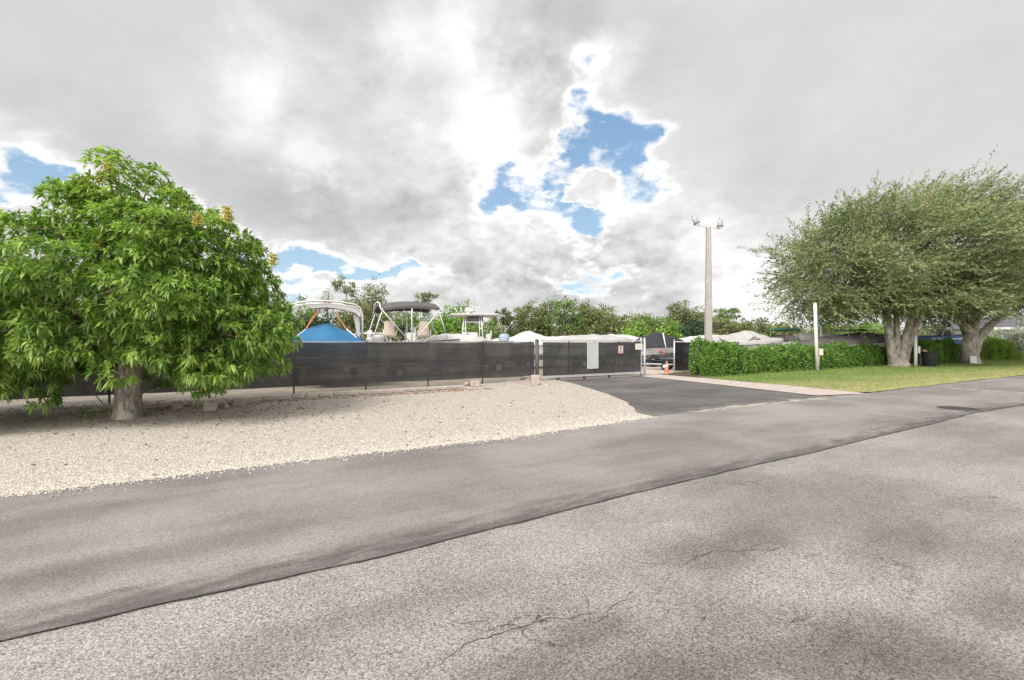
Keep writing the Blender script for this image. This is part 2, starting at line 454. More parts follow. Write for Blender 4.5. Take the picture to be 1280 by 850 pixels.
# ------------------------------------------------------------ camera
cam = bpy.data.cameras.new('camera'); co = bpy.data.objects.new('camera', cam); col.objects.link(co)
co.location = (0, 0, H); co.rotation_euler = (math.radians(90), 0, 0)
cam.sensor_width = 36; cam.lens = F/1280*36; cam.shift_y = (HOR-425)/1280; cam.clip_end = 6000; cam.clip_start = .05
scene.camera = co

# ------------------------------------------------------------ sky
BACKSKY_FILL = 1.15  # strength of the unseen cloud brightness added behind the camera as fill
SUN_EL, SUN_AZ = 46, -145       # azimuth from +Y towards +X: behind the camera, to the left
def sky():
    w = bpy.data.worlds.new('World'); scene.world = w; w.use_nodes = True
    t = NT(w.node_tree); bg = w.node_tree.nodes['Background']
    tc = t.new('ShaderNodeTexCoord').outputs['Generated']
    sk = t.new('ShaderNodeTexSky', sky_type='NISHITA', sun_disc=False)
    sk.sun_elevation = math.radians(SUN_EL); sk.sun_rotation = math.radians(SUN_AZ)
    sk.air_density = 1.0; sk.dust_density = .6; sk.ozone_density = 2
    d = t.vm('NORMALIZE', tc)
    sx = t.new('ShaderNodeSeparateXYZ'); t.put(sx.inputs[0], d)
    x, y, z = sx.outputs
    az = t.m('MULTIPLY', t.m('ARCTAN2', x, y), 180/PI)
    el = t.m('MULTIPLY', t.m('ARCSINE', z), 180/PI)
    # cloud coordinates: the direction, a little flattened towards the horizon
    den = t.m('ADD', t.m('MULTIPLY', t.m('MAXIMUM', z, 0), .8), .55)
    cd = t.new('ShaderNodeCombineXYZ'); t.put(cd.inputs[0], t.m('DIVIDE', x, den)); t.put(cd.inputs[1], t.m('DIVIDE', y, den)); t.put(cd.inputs[2], t.m('DIVIDE', t.m('MULTIPLY', z, 1.35), den))
    P = cd.outputs[0]
    warp = t.noise(P, 1.3, 3, .5, out='Color')
    ws = t.new('ShaderNodeSeparateColor'); t.put(ws.inputs[0], warp)
    fine = t.noise(P, 5.5, 5, .62, out='Color'); fs = t.new('ShaderNodeSeparateColor'); t.put(fs.inputs[0], fine)
    def warped(c, a, b, amp, amp2):
        return t.m('ADD', c, t.m('ADD', t.m('MULTIPLY', t.m('SUBTRACT', a, .5), amp), t.m('MULTIPLY', t.m('SUBTRACT', b, .5), amp2)))
    U = warped(az, ws.outputs[0], fs.outputs[0], 9, 15)
    V = warped(el, ws.outputs[1], fs.outputs[1], 6, 12)
    def blob(px, py, rx, ry, rot=0, wt=1.0):
        dx = px-CX; a0 = math.degrees(math.atan(dx/F)); e0 = math.degrees(math.atan((HOR-py)/math.hypot(F, dx)))
        k = 57.3/math.hypot(F, dx)
        ra = rx*57.3/F*math.cos(math.radians(a0))**2; re = ry*k
        du = t.m('SUBTRACT', U, a0); dv = t.m('SUBTRACT', V, e0)
        c, s_ = math.cos(math.radians(rot)), math.sin(math.radians(rot))
        p = t.m('ADD', t.m('MULTIPLY', du, c/ra), t.m('MULTIPLY', dv, s_/ra))
        q = t.m('ADD', t.m('MULTIPLY', du, -s_/re), t.m('MULTIPLY', dv, c/re))
        dd = t.m('ADD', t.m('MULTIPLY', p, p), t.m('MULTIPLY', q, q))
        return t.m('MULTIPLY', t.m('EXPONENT', t.m('MULTIPLY', dd, -1)), wt)
    def total(lst):
        o = None
        for b in lst:
            v = blob(*b); o = v if o is None else t.m('ADD', o, v)
        return o
    def lit(sc, det, rough, step, amp):      # billows lit from the upper left: difference along the light
        a_ = t.noise(P, sc, det, rough); b_ = t.noise(t.vm('ADD', P, step), sc, det, rough)
        return a_, t.m('MULTIPLY', t.m('SUBTRACT', a_, b_), amp)
    n1, r1 = lit(3.6, 6, .55, (.02, .0, -.06), 1.3)
    n2, r2 = lit(10, 4, .56, (.008, 0, -.02), .8)
    n0 = t.noise(P, 1.4, 4, .5)
    puff = t.m('ADD', t.m('SUBTRACT', .10, t.m('ABSOLUTE', t.m('SUBTRACT', n2, .5))), t.m('SUBTRACT', .09, t.m('ABSOLUTE', t.m('SUBTRACT', n1, .5))))
    # openings in the deck
    blue = total([(745, 150, 30, 46, -20, .85), (800, 205, 34, 46, -25, .85), (668, 240, 46, 28, 10, .80), (725, 292, 30, 34, 0, .85), (700, 200, 40, 40, 0, .25),
                  (738, 348, 60, 14, 0, .70), (735, 228, 40, 15, 0, -.75), (700, 180, 20, 30, 0, -.2), (740, 320, 60, 9, 0, -.3), (18, 228, 80, 30, -10, .85), (10, 262, 60, 12, 0, .4), (345, 318, 75, 18, 6, 1.0), (455, 334, 85, 15, 0, .95),
                  (352, 362, 40, 16, 0, .65), (250, 275, 90, 14, 0, .35), (520, 330, 40, 8, 0, .3), (640, 350, 40, 12, 0, .25)])
    holes = t.m('ADD', blue, t.m('MULTIPLY', t.m('SUBTRACT', n1, .5), 1.5))
    holes = t.m('ADD', holes, t.m('MULTIPLY', t.m('SUBTRACT', n2, .5), 2.0))
    holes = t.m('SUBTRACT', holes, t.m('MULTIPLY', puff, .5))
    bm_ = t.m('MULTIPLY', t.mr(holes, .26, .74), t.mr(blue, .10, .32))
    edge = t.m('MULTIPLY', t.mr(holes, -.1, .4), t.mr(blue, .02, .2))
    # brightness of the cloud deck
    bright = total([(610, 215, 80, 80, 10, .10), (320, 95, 55, 40, 20, .20), (300, 150, 60, 40, 0, .08), (500, 55, 50, 30, 0, .16), (400, 200, 40, 24, 0, .20), (600, 110, 50, 70, 0, .16), (640, 215, 40, 60, 0, .14),
                    (765, 85, 34, 40, 0, .22), (900, 300, 60, 45, 0, .20), (925, 365, 60, 30, 0, .18), (500, 350, 60, 16, 0, .16), (560, 345, 30, 20, 0, .10),
                    (1130, 80, 120, 80, 0, .04), (40, 190, 60, 20, -10, .16), (430, 308, 110, 12, 0, .20), (835, 225, 40, 50, 0, .10), (780, 265, 60, 40, 0, .14), (650, 320, 30, 40, 0, .12), (1050, 385, 160, 30, 0, .24)])
    dark = total([(440, 245, 110, 38, 0, .13), (300, 225, 180, 50, -6, .08), (480, 30, 120, 24, 0, .09), (715, 30, 60, 40, 0, .12), (130, 170, 160, 40, -6, .06),
                  (600, 290, 50, 60, 15, .07), (555, 200, 60, 40, 0, .06), (815, 325, 60, 28, 0, .13), (560, 320, 60, 20, 0, .09), (1050, 200, 220, 80, 0, .05), (690, 345, 80, 18, 0, .09), (700, 372, 90, 12, 0, .10), (960, 260, 60, 60, 0, .03)])
    texamt = t.m('ADD', .10, total([(630, 230, 150, 170, 0, .85), (760, 330, 200, 70, 0, .6), (500, 345, 200, 40, 0, .5), (360, 130, 150, 80, 0, .25), (600, 70, 160, 60, 0, .25), (940, 330, 90, 60, 0, .4), (30, 230, 90, 40, 0, .5)]))
    texamt = t.m('MINIMUM', texamt, 1.0)
    g = t.m('ADD', t.mr(el, 0, 26, .43, .375), t.m('MULTIPLY', t.m('SUBTRACT', n0, .5), .10))
    g = t.m('ADD', g, t.m('MULTIPLY', t.m('SUBTRACT', bright, t.m('MULTIPLY', dark, .8)), .66))
    g = t.m('ADD', g, t.m('MULTIPLY', t.m('SUBTRACT', n1, .5), t.m('MULTIPLY', texamt, .20)))
    g = t.m('ADD', g, t.m('MULTIPLY', puff, t.m('MULTIPLY', texamt, .26)))
    g = t.m('ADD', g, t.m('MULTIPLY', t.m('ADD', r1, r2), t.m('MULTIPLY', texamt, .42)))
    g = t.m('ADD', g, t.m('MULTIPLY', edge, .17))
    g = t.m('MAXIMUM', g, .20)
    g = t.m('MINIMUM', g, .62)
    # bright cloud bank added behind the camera, out of view, for soft front light
    g = t.m('ADD', g, t.m('MULTIPLY', t.mr(t.m('ADD', t.m('MULTIPLY', y, -1), t.m('MULTIPLY', x, -.4)), .0, .9), BACKSKY_FILL))
    cc = t.mix(t.mr(g, .24, .42), (.95, .965, 1.0), (1, .993, .99))
    cl = t.vm('SCALE', cc, sc=t.m('MULTIPLY', g, 10.0))          # world strength is 0.1
    bl = t.mix(t.mr(el, 0, 30), (3.1, 4.2, 4.9), (1.5, 2.7, 4.2))
    skc = t.vm('SCALE', sk.outputs[0], sc=.8)
    bl = t.mix(.55, skc, bl)
    c = t.mix(bm_, cl, bl)
    # below the horizon: ground tone
    c = t.mix(t.mr(z, -.02, .0, 1, 0), c, (2.2, 2.1, 1.9))
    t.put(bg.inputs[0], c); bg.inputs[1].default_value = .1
    w.cycles.sampling_method = 'MANUAL'; w.cycles.sample_map_resolution = 1024
sky()
sl = bpy.data.lights.new('sun', 'SUN'); sl.energy = 2.1; sl.angle = math.radians(24); sl.color = (1, .96, .90)
so = bpy.data.objects.new('sun', sl); col.objects.link(so)
a, e = math.radians(SUN_AZ), math.radians(SUN_EL)
sd = Vector((math.sin(a)*math.cos(e), math.cos(a)*math.cos(e), math.sin(e)))
so.rotation_euler = sd.to_track_quat('Z', 'Y').to_euler(); so.location = sd*50

# ------------------------------------------------------------ ground sheets
D = Vector((14.4, 9.0, 0)).normalized(); Nn = Vector((-D.y, D.x, 0))   # along the road; towards the yard
def wob(x, s=1.0, a=.05, sd=0): return a*fractal(Vector((x*s, sd, .3)), .6, 2.0, 4)
def edge_line(p0, p1, n, amp, s=1.0, sd=0):
    out = []
    for i in range(n+1):
        k = i/n; x = p0[0]+(p1[0]-p0[0])*k; y = p0[1]+(p1[1]-p0[1])*k
        w = wob(math.hypot(x, y)*1.0 + i*.01, s, amp, sd)
        out.append((x+Nn.x*w, y+Nn.y*w))
    return out
def strip(name, A, B, z, m, **k):
    """sheet between two polylines of equal count"""
    P = [[(a[0], a[1], z), (b[0], b[1], z)] for a, b in zip(A, B)]
    mb = MB(); mb.grid(P); o = mb.build(name, m, None, **k)
    fix_normals(o)
    if o.data.polygons[0].normal.z < 0:
        o.data.flip_normals()
    return o
S = dict(kind='structure')
mb = MB(); mb.poly([(-2500, -600), (2500, -600), (2500, 3000), (-2500, 3000)], 0); mb.build('ground', M['yard'], **S)

def resample(pts, n):
    L = [0]
    for i in range(1, len(pts)): L.append(L[-1]+math.dist(pts[i], pts[i-1]))
    out = []
    for k in range(n+1):
        s_ = L[-1]*k/n; i = 0
        while i < len(L)-2 and L[i+1] < s_: i += 1
        f = (s_-L[i])/max(L[i+1]-L[i], 1e-9)
        out.append((pts[i][0]+(pts[i+1][0]-pts[i][0])*f, pts[i][1]+(pts[i+1][1]-pts[i][1])*f))
    return out
def rough(pts, amp, s=1.2, sd=0):
    return [(x+wob(x*1.0+y*.7, s, amp, sd), y+wob(x*.8-y, s, amp, sd+4)) for x, y in pts]
far_edge = [gp(0, 622), gp(240, 594), gp(430, 570.5), gp(640, 547), gp(815, 521.5), gp(950, 506), gp(1078, 492.5), gp(1180, 480.5), gp(1280, 469.5)]
far_edge = [(far_edge[0][0]-D.x*60, far_edge[0][1]-D.y*60)] + far_edge + [(far_edge[-1][0]+D.x*160, far_edge[-1][1]+D.y*160)]
seam = [gp(0, 806), gp(200, 758), gp(350, 725), gp(480, 697), gp(640, 656), gp(750, 630), gp(910, 590), gp(1030, 562), gp(1140, 537), gp(1222, 516), gp(1280, 507)]
seam = [(seam[0][0]-D.x*60, seam[0][1]-D.y*60)] + seam + [(seam[-1][0]+D.x*160, seam[-1][1]+D.y*160)]
FE = rough(resample(far_edge, 900), .05, 1.6, 1)
SE = rough(resample(seam, 900), .035, 2.2, 2)
near = [(x-Nn.x*(7+8*max(0, 0)), y-Nn.y*7) for x, y in SE]
near = [(x-Nn.x*25, y-Nn.y*25) for x, y in SE]
inner = [(x+Nn.x*.5, y+Nn.y*.5) for x, y in SE]
strip('road', near, inner, .006, M['asphalt_old'], **S)
strip('road_overlay', SE, FE, .018, M['asphalt_lane'], **S)
# overlay edge: little dark step along the seam
edg = MB(); 
SEs = [p for p in SE if -14 < p[0] < 45]
A = [(x-Nn.x*(.001+max(0, wob(x*2, 1.5, .022, 7))), y-Nn.y*(.001+max(0, wob(x*2, 1.5, .022, 7)))) for x, y in resample(SEs, 1400)]
B_ = [(x+Nn.x*(.001+max(0, wob(x*3, 2.5, .014, 9))), y+Nn.y*(.001+max(0, wob(x*3, 2.5, .014, 9)))) for x, y in resample(SEs, 1400)]
strip('road_joint', A, B_, .0205, M['crack'], **S)

# driveway
dl = [gp(664, 471.0), gp(690, 474.5), gp(715, 479.5), gp(740, 487), gp(765, 495.5), gp(782, 503), gp(792, 511), gp(797, 517.5), gp(815, 522.5)]
drv = [(x-.5, y+.1) for x, y in dl[:-1]] + [gp(800, 524), gp(900, 515.5), gp(980, 507), gp(1078, 495.5), gp(1015, 495.5), gp(960, 488), gp(890, 480), gp(840, 474.5), gp(805, 469.5)]
drv += [(6.9-D.x*-.0+Nn.x*1.2, 25.4+Nn.y*1.2), (1.0+Nn.x*1.2, 21.7+Nn.y*1.2)]
def inpoly(P, poly):
    x, y = P[:, 0], P[:, 1]; ins = np.zeros(len(P), bool); pl = poly
    j = len(pl)-1
    for i in range(len(pl)):
        xi, yi = pl[i]; xj, yj = pl[j]
        c_ = ((yi > y) != (yj > y)) & (x < (xj-xi)*(y-yi)/((yj-yi) or 1e-9)+xi)
        ins ^= c_; j = i
    return ins
def fillpoly(name, pts, z, m, **k):
    from mathutils.geometry import delaunay_2d_cdt
    n_ = len(pts)
    V_, _, F_, _, _, _ = delaunay_2d_cdt([Vector((p[0], p[1])) for p in pts], [(i, (i+1) % n_) for i in range(n_)], [], 2, 1e-5)
    P_ = np.array([(v.x, v.y) for v in V_]); cen = P_[np.array([f[:3] for f in F_])].mean(1); ins = inpoly(cen, [tuple(p[:2]) for p in pts])
    F2 = []
    for f, ok_ in zip(F_, ins):
        if not ok_: continue
        a_, b_, c_ = (V_[i] for i in f[:3])
        F2.append(f if (b_-a_).cross(c_-a_) > 0 else f[::-1])
    me = bpy.data.meshes.new(name); me.from_pydata([(v.x, v.y, z) for v in V_], [], F2)
    me.materials.append(m); o = bpy.data.objects.new(name, me); col.objects.link(o); return tag(o, **k)
def rs(pts, n, amp, s=2, sd=0): return rough(resample(pts, n), amp, s, sd)
fillpoly('driveway', rs(drv+[drv[0]], 260, .03, 2.5, 3)[:-1], .014, M['asphalt_drive'], **S)
# gravel bed on the left, up to and past the fence
gb = rs([(-62, -27)] + far_edge[1:6], 300, .06, 2.4, 8)
gb = [(x-Nn.x*.05, y-Nn.y*.05) for x, y in gb]
gb_poly = gb + rs([gp(815, 521.5)]+[gp(797, 517.5), gp(792, 511), gp(782, 503), gp(765, 495.5), gp(740, 487), gp(715, 479.5), gp(690, 474.5), gp(664, 471)], 60, .04, 3, 9) + [(1.0+Nn.x*.8, 21.7+Nn.y*.8), (-60+Nn.x*1.2, -17.0)]
fillpoly('gravel_bed', gb_poly[:], .026, M['gravel'], **S)
# concrete apron beside the driveway
ap = [gp(805, 465.5), gp(850, 470), gp(910, 476), gp(990, 483), gp(1072, 491.3), gp(1082, 493.0), gp(1020, 495.5), gp(960, 488.5), gp(890, 480.5), gp(840, 475), gp(804, 471.5)]
fillpoly('concrete_apron', [(x+wob(x, 2, .03), y+wob(y, 2, .03)) for x, y in resample(ap+[ap[0]], 160)][:-1], .03, M['concrete_pink'], **S)
# pale path through the gate opening
pth = [gp(804, 469), gp(846, 469.5), (10.2, 28.6), (12, 44), (6, 44), (7.0, 28.6)]
fillpoly('path', pth, .010, M['concrete_pink'], **S)
# chalky dust drifts where driveway meets road
def dustmat():
    m, t, b, ob, pos = mat('chalk dust film')
    t.put(b.inputs['Base Color'], t.mix(t.noise(pos, 9, 5, .7), (.33, .29, .26), (.50, .45, .40))); b.inputs['Roughness'].default_value = .95
    n = t.noise(road_vec(t, pos, (.8, 3.2, 1)), 1.6, 8, .72)
    a_ = t.new('ShaderNodeAttribute', attribute_name='across')
    k = t.m('ADD', n, t.m('MULTIPLY', a_.outputs['Fac'], .32))
    tb = t.new('ShaderNodeBsdfTransparent'); mx = t.new('ShaderNodeMixShader'); t.put(mx.inputs[0], t.mr(k, .66, .84, 0, .85))
    t.L.new(tb.outputs[0], mx.inputs[1]); t.L.new(b.outputs[0], mx.inputs[2]); t.L.new(mx.outputs[0], m.node_tree.nodes['Material Output'].inputs[0]); return m
M['dust_film'] = dustmat()
def dust(pts, w0, w1, z):
    pts = resample(pts, 120); q = [(-1, 0), (-.5, .55), (0, 1), (.5, .55), (1, 0)]; n_ = len(pts)
    rows = [[(x+Nn.x*(w0 if k < 0 else w1)*k, y+Nn.y*(w0 if k < 0 else w1)*k, z) for k, _ in q] for x, y in pts]
    mb = MB(); mb.grid(rows); o = mb.build('road_dust', M['dust_film'], None, **S)
    a_ = o.data.attributes.new('across', 'FLOAT', 'POINT'); a_.data.foreach_set('value', np.array([v*min(1, 4*min(i, n_-1-i)/n_) for i in range(n_) for _, v in q], dtype=np.float32))
    if o.data.polygons[0].normal.z < 0: o.data.flip_normals()
dust([gp(790, 522.5), gp(870, 515), gp(940, 507.5), gp(1000, 501), gp(1090, 492.6)], .45, .5, .0225)
dust([gp(300, 586), gp(500, 563.5), gp(640, 547.5), gp(800, 523.8)], .22, .2, .0232)
M['seal_film'] = M['dust_film'].copy(); M['seal_film'].name = 'dark sealant film'
for n_ in M['seal_film'].node_tree.nodes:
    if n_.type == 'MIX': n_.inputs[6].default_value = (.09, .08, .075, 1); n_.inputs[7].default_value = (.13, .118, .11, 1)
    if n_.type == 'MAP_RANGE': n_.inputs[1].default_value = .55; n_.inputs[2].default_value = .95; n_.inputs[4].default_value = .7
def seal():
    pts = [p for p in SE if -8 < p[0] < 24]; n_ = len(pts); q = [(0, .95), (.12, .8), (.3, .45), (.6, 0)]
    mb = MB(); mb.grid([[(x+Nn.x*k, y+Nn.y*k, .0198) for k, _ in q] for x, y in pts]); o = mb.build('road_stain', M['seal_film'], None, **S)
    a_ = o.data.attributes.new('across', 'FLOAT', 'POINT'); a_.data.foreach_set('value', np.array([v for i in range(n_) for _, v in q], dtype=np.float32))
    if o.data.polygons[0].normal.z < 0: o.data.flip_normals()
seal()
# lawn
lw = [gp(852, 469.2), gp(850, 470), gp(910, 476), gp(990, 483), gp(1072, 491.3), gp(1082, 492.0), gp(1130, 486.4), gp(1180, 480.5), gp(1280, 469.5)]
lw = lw[1:] + [(lw[-1][0]+D.x*120, lw[-1][1]+D.y*120), (lw[-1][0]+D.x*120+Nn.x*30, lw[-1][1]+D.y*120+Nn.y*30), (8.6+Nn.x*2.0, 24.6+Nn.y*2.0)]
LAWN = rs(lw+[lw[0]], 420, .07, 3, 12)[:-1]
fillpoly('lawn', LAWN, .034, M['lawn'], **S)
# mulch bed under the hedge
h0 = Vector((9.5, 24.6, 0)); h1 = Vector((35.5, 41.2, 0))
hd = (h1-h0).normalized(); hn = Vector((-hd.y, hd.x, 0))
mu = [h0-hn*.55-hd*.5, h0+hd*12-hn*.4, h1+hd*20-hn*1.1, h1+hd*20+hn*3, h0+hn*2.6-hd*.3]
fillpoly('mulch_bed', rs([(p.x, p.y) for p in mu]+[(mu[0].x, mu[0].y)], 160, .2, 1.5, 15)[:-1], .040, M['mulch'], **S)
# white dashes at the side street
dm = MB()
a0, a1 = Vector(gp(1186, 486.0)), Vector(gp(1290, 493.0)); dd = (a1-a0)
for (k0, k1) in ((0, .17), (.21, .36), (.42, .52), (.56, .70), (.82, 1.06), (1.12, 1.3)):
    p, q = a0+dd*k0, a0+dd*k1; w = Vector((D.x, D.y))*.16
    dm.add([(p.x, p.y, .0235), (q.x, q.y, .0235), (q.x+w.x, q.y+w.y, .0235), (p.x+w.x, p.y+w.y, .0235)], [(0, 1, 2, 3)])
dm.build('road_marking', M['paint_white'], **S)
# individual cracks in the old lane
def crack(pts, w, sd, br=3):
    rr = random.Random(sd); mb = MB()
    def run(pts, w):
        P = resample(pts, max(8, int(len(pts)*16)))
        P = [(x+.035*fractal(Vector((x*5, y*5, sd)), .7, 2, 4), y+.035*fractal(Vector((x*5, y*5, sd+9)), .7, 2, 4)) for x, y in P]
        n = len(P); rows = []
        for i, (x, y) in enumerate(P):
            ww = w*(.25+.75*math.sin(PI*i/(n-1)))*rr.uniform(.35, 1.2)
            rows.append([(x-Nn.x*ww, y-Nn.y*ww, .0085), (x+Nn.x*ww, y+Nn.y*ww, .0085)])
        mb.grid(rows); return P
    P = run(pts, w)
    for _ in range(br):
        p = rr.choice(P); a = rr.uniform(0, 2*PI); l = rr.uniform(.12, .4)
        run([p, (p[0]+math.cos(a)*l*.5, p[1]+math.sin(a)*l*.5), (p[0]+math.cos(a+.5)*l, p[1]+math.sin(a+.5)*l)], w*.6)
    o = mb.build('road_crack', M['crack'], **S); 
    if o.data.polygons[0].normal.z < 0: o.data.flip_normals()
crack([gp(848, 712), gp(870, 698), gp(890, 691), gp(930, 690), gp(960, 688), gp(985, 683)], .006, 3, 3)
crack([gp(540, 836), gp(600, 800), gp(650, 785), gp(690, 774), gp(730, 770), gp(750, 772)], .006, 5, 5)
crack([gp(800, 735), gp(770, 760), gp(745, 775), gp(790, 800), gp(800, 820)], .004, 8, 4)
crack([gp(930, 755), gp(955, 770), gp(985, 780), gp(1010, 775)], .006, 12, 4)
crack([gp(840, 700), gp(835, 730), gp(880, 770), gp(860, 815)], .003, 14, 3)
crack([gp(1060, 790), gp(1100, 800), gp(1130, 825), gp(1160, 846)], .004, 17, 4)
crack([gp(350, 602), gp(352, 620), gp(347, 640)], .004, 19, 0) if 0 else None

# manhole cover
mh = MB(); c = gp(1198, 511.5)
mh.lathe([(.44, 0), (.44, .012), (.40, .014), (.39, .009), (.36, .009), (.355, .014), (.05, .014), (.045, .01), (.001, .01)], 40)
for i in range(-4, 5):
    l = math.sqrt(max(.0, .33**2-(i*.075)**2)); mh.box((0, i*.075, .015), (2*l, .022, .006))
o = mh.build('manhole_cover', M['iron'], label='round dark iron manhole cover set in the road', cat='manhole cover'); o.location = (c[0], c[1], .016); o.rotation_euler.z = .5

# gravel stones spilled near the road edge + loose stones
def stones(n, pts, size, z):
    ico = np.array([(0, 0, 1), (1, 0, 0), (0, 1, 0), (-1, 0, 0), (0, -1, 0), (0, 0, -1)], float)
    fi = np.array([(0, 1, 2), (0, 2, 3), (0, 3, 4), (0, 4, 1), (5, 2, 1), (5, 3, 2), (5, 4, 3), (5, 1, 4)])
    s_ = (size*(.45+R.rand(n)*.9))[:, None, None]
    sh = ico[None]*(1+R.uniform(-.3, .3, (n, 6, 3)))*np.stack([1+.4*R.rand(n), 1+.2*R.rand(n), .55+.2*R.rand(n)], 1)[:, None, :]
    an = R.rand(n)*2*PI; ca, sa = np.cos(an)[:, None], np.sin(an)[:, None]
    x = sh[:, :, 0]*ca-sh[:, :, 1]*sa; y = sh[:, :, 0]*sa+sh[:, :, 1]*ca
    V = np.stack([x, y, sh[:, :, 2]], 2)*s_ + np.concatenate([pts, np.full((n, 1), z)], 1)[:, None, :]
    Fc = (fi[None]+(np.arange(n)*6)[:, None, None]).reshape(-1, 3)
    return V.reshape(-1, 3), Fc, np.repeat(R.rand(n), 8)
ge = np.array(resample(far_edge[1:6], 2000)); 
k = R.randint(0, len(ge), 9000); off = R.exponential(.16, 9000)*np.where(R.rand(9000) < .35, -1, 1)+.02; off = np.where(off < 0, off*.5, off*2.2)
p1 = ge[k]+np.array([[Nn.x, Nn.y]])*off[:, None] + R.normal(size=(9000, 2))*.03
# body of the bed
n = 42000
u = R.uniform(-7.5, 3.6, n*3); 
cand = np.stack([R.uniform(-14, 4.3, n*3), R.uniform(4.0, 21.5, n*3)], 1)
# keep inside bed, denser near camera
cand = cand[inpoly(cand, gb_poly)]; keep = R.rand(len(cand)) < np.clip(9.0/cand[:, 1], 0, 1)**1.5; cand = cand[keep][:n]
allp = np.concatenate([p1, cand])
V, Fc, tn = stones(len(allp), allp, .0115, .024)
np_mesh('gravel', V, Fc, M['stones'], tn, kind='stuff', label='loose white stones of the gravel bed', cat='gravel')

# dry leaf litter: under the mango tree and strewn over the gravel
n = 1100
q = np.concatenate([np.stack([R.normal(-9, 3.2, n), R.normal(12.3, 1.5, n)], 1), np.stack([R.uniform(-12, 3, 420), R.uniform(6, 20, 420)], 1),
                    np.array([[-8.4+14.4/16.98*s_*1.0+R.normal()*.1, 13.4+9/16.98*s_+R.normal()*.12] for s_ in R.uniform(-3, 9, 900)])])
q = q[inpoly(q, gb_poly)]
P = np.concatenate([q, np.full((len(q), 1), .036)], 1); a_ = R.rand(len(q))*2*PI
Dl = np.stack([np.cos(a_), np.sin(a_), R.uniform(-.05, .25, len(q))], 1)
V, Fc = diamond(P, Dl, R.uniform(.04, .11, len(q)), R.uniform(.008, .02, len(q)), .0)
np_mesh('leaf_litter', V, Fc, M['litter'], R.rand(len(Fc)), kind='stuff', label='brown fallen leaves strewn over the white gravel', cat='leaf litter')

# grass blades on the lawn
n = 130000
cand = np.stack([R.uniform(8.5, 52, n), R.uniform(16.5, 48, n)], 1); cand = cand[inpoly(cand, LAWN)]
d_ = cand @ np.array([-hd.y, hd.x]) - (h0.x*-hd.y+h0.y*hd.x); cand = cand[d_ < .1]
P = np.concatenate([cand, np.full((len(cand), 1), .034)], 1)
Dg = R.normal(size=P.shape)*.55; Dg[:, 2] = 1
V, Fc = diamond(P, Dg, R.uniform(.03, .075, len(P)), .008+.01*R.rand(len(P)))
pn = np.array([fractal(Vector((x*.5, y*.9, 2)), .6, 2, 3) for x, y in cand[::1]])
rdist = (cand @ np.array([Nn.x, Nn.y])) - (gp(1130, 486)[0]*Nn.x+gp(1130, 486)[1]*Nn.y)
tn = np.clip(R.rand(len(P))*.7+.15+pn*.3 + np.clip(1.6-rdist, 0, 2)*.22, 0, 1)
np_mesh('grass', V, Fc, M['grass_blade'], tn, kind='stuff', label='short green and dry yellow grass blades of the lawn', cat='grass')

# ------------------------------------------------------------ fences
def pt(p, d, s_, z=0, off=0): return Vector((p.x+d.x*s_-d.y*off, p.y+d.y*s_+d.x*off, z))
FA = Vector((-7.5, 16.4, 0)); 
def fence(name, P0, P1, step, scr, label, top=1.78, bot=.2, railz=1.80, seed=0, group=None, botfn=None, phase=0.0, bury=.0):
    L = (P1-P0).length; d = (P1-P0).normalized(); ang = math.atan2(d.y, d.x)
    root = empty(name, P0, ang, label=label, cat='fence')
    npost = int(L/step)+1
    xs = [phase+i*step for i in range(npost) if phase+i*step <= L]
    for x in xs:
        m_ = MB(); m_.tube([(x, .06, -.05), (x, .06, railz-.02)], .03, 8); m_.lathe([(.036, railz-.03), (.036, railz+.02), (.012, railz+.045)], 10, Matrix.Translation((x, .06, 0)))
        m_.build('post', M['steel_dark'] if scr != 'far' else M['steel'], root, True)
    r = MB(); r.tube([(0, .06, railz), (L, .06, railz)], .021, 8); r.build('top_rail', M['steel'], root, True)
    # screen: rippled cloth with scalloped lower hem
    nx = int(L/.18); rows = []
    for i in range(nx+1):
        x = L*i/nx; row = []
        ph = min([abs(x-q_) for q_ in xs]+[9])
        tz = top - .02*min(1, ph/1.0) + .008*pnoise(Vector((x*2, seed, 0)))
        bz = (botfn(x) if botfn else bot) + .03*pnoise(Vector((x*.6, seed, 5))) + .012*pnoise(Vector((x*3, seed, 5)))
        for j in range(9):
            k_ = j/8; y = .02 + .040*fractal(Vector((x*2.2, k_*1.6, seed)), .7, 2, 4)
            row.append((x, y, bz+(tz-bz)*k_))
        rows.append(row)
    g = MB(); g.grid(rows); g.build('screen', M['screen'] if scr == 'brown' else M['screen_black'], root, True)
    return root
P_left0 = FA - D*17.2; P_gate = FA + D*10.05
fence('screened_fence', P_left0, P_gate, 2.45, 'brown', 'long fence with dark brown mesh screen behind the gravel bed', bot=.27, phase=17.2-2.45*7+.05, seed=1)
hr0 = Vector((9.72, 28.6, 0)); hr1 = hr0 + D*33
fence('screened_fence', hr0, hr1, 3.0, 'black', 'fence with near-black mesh screen behind the green hedge', bot=.08, seed=4, top=1.79, railz=1.81)
hr2 = hr1 + D*0.25
fence('screened_fence', hr2, hr2+D*14, 3.0, 'brown', 'fence stretch with faded grey screen beyond the big forked tree', bot=.08, seed=9, top=1.86, railz=1.87)

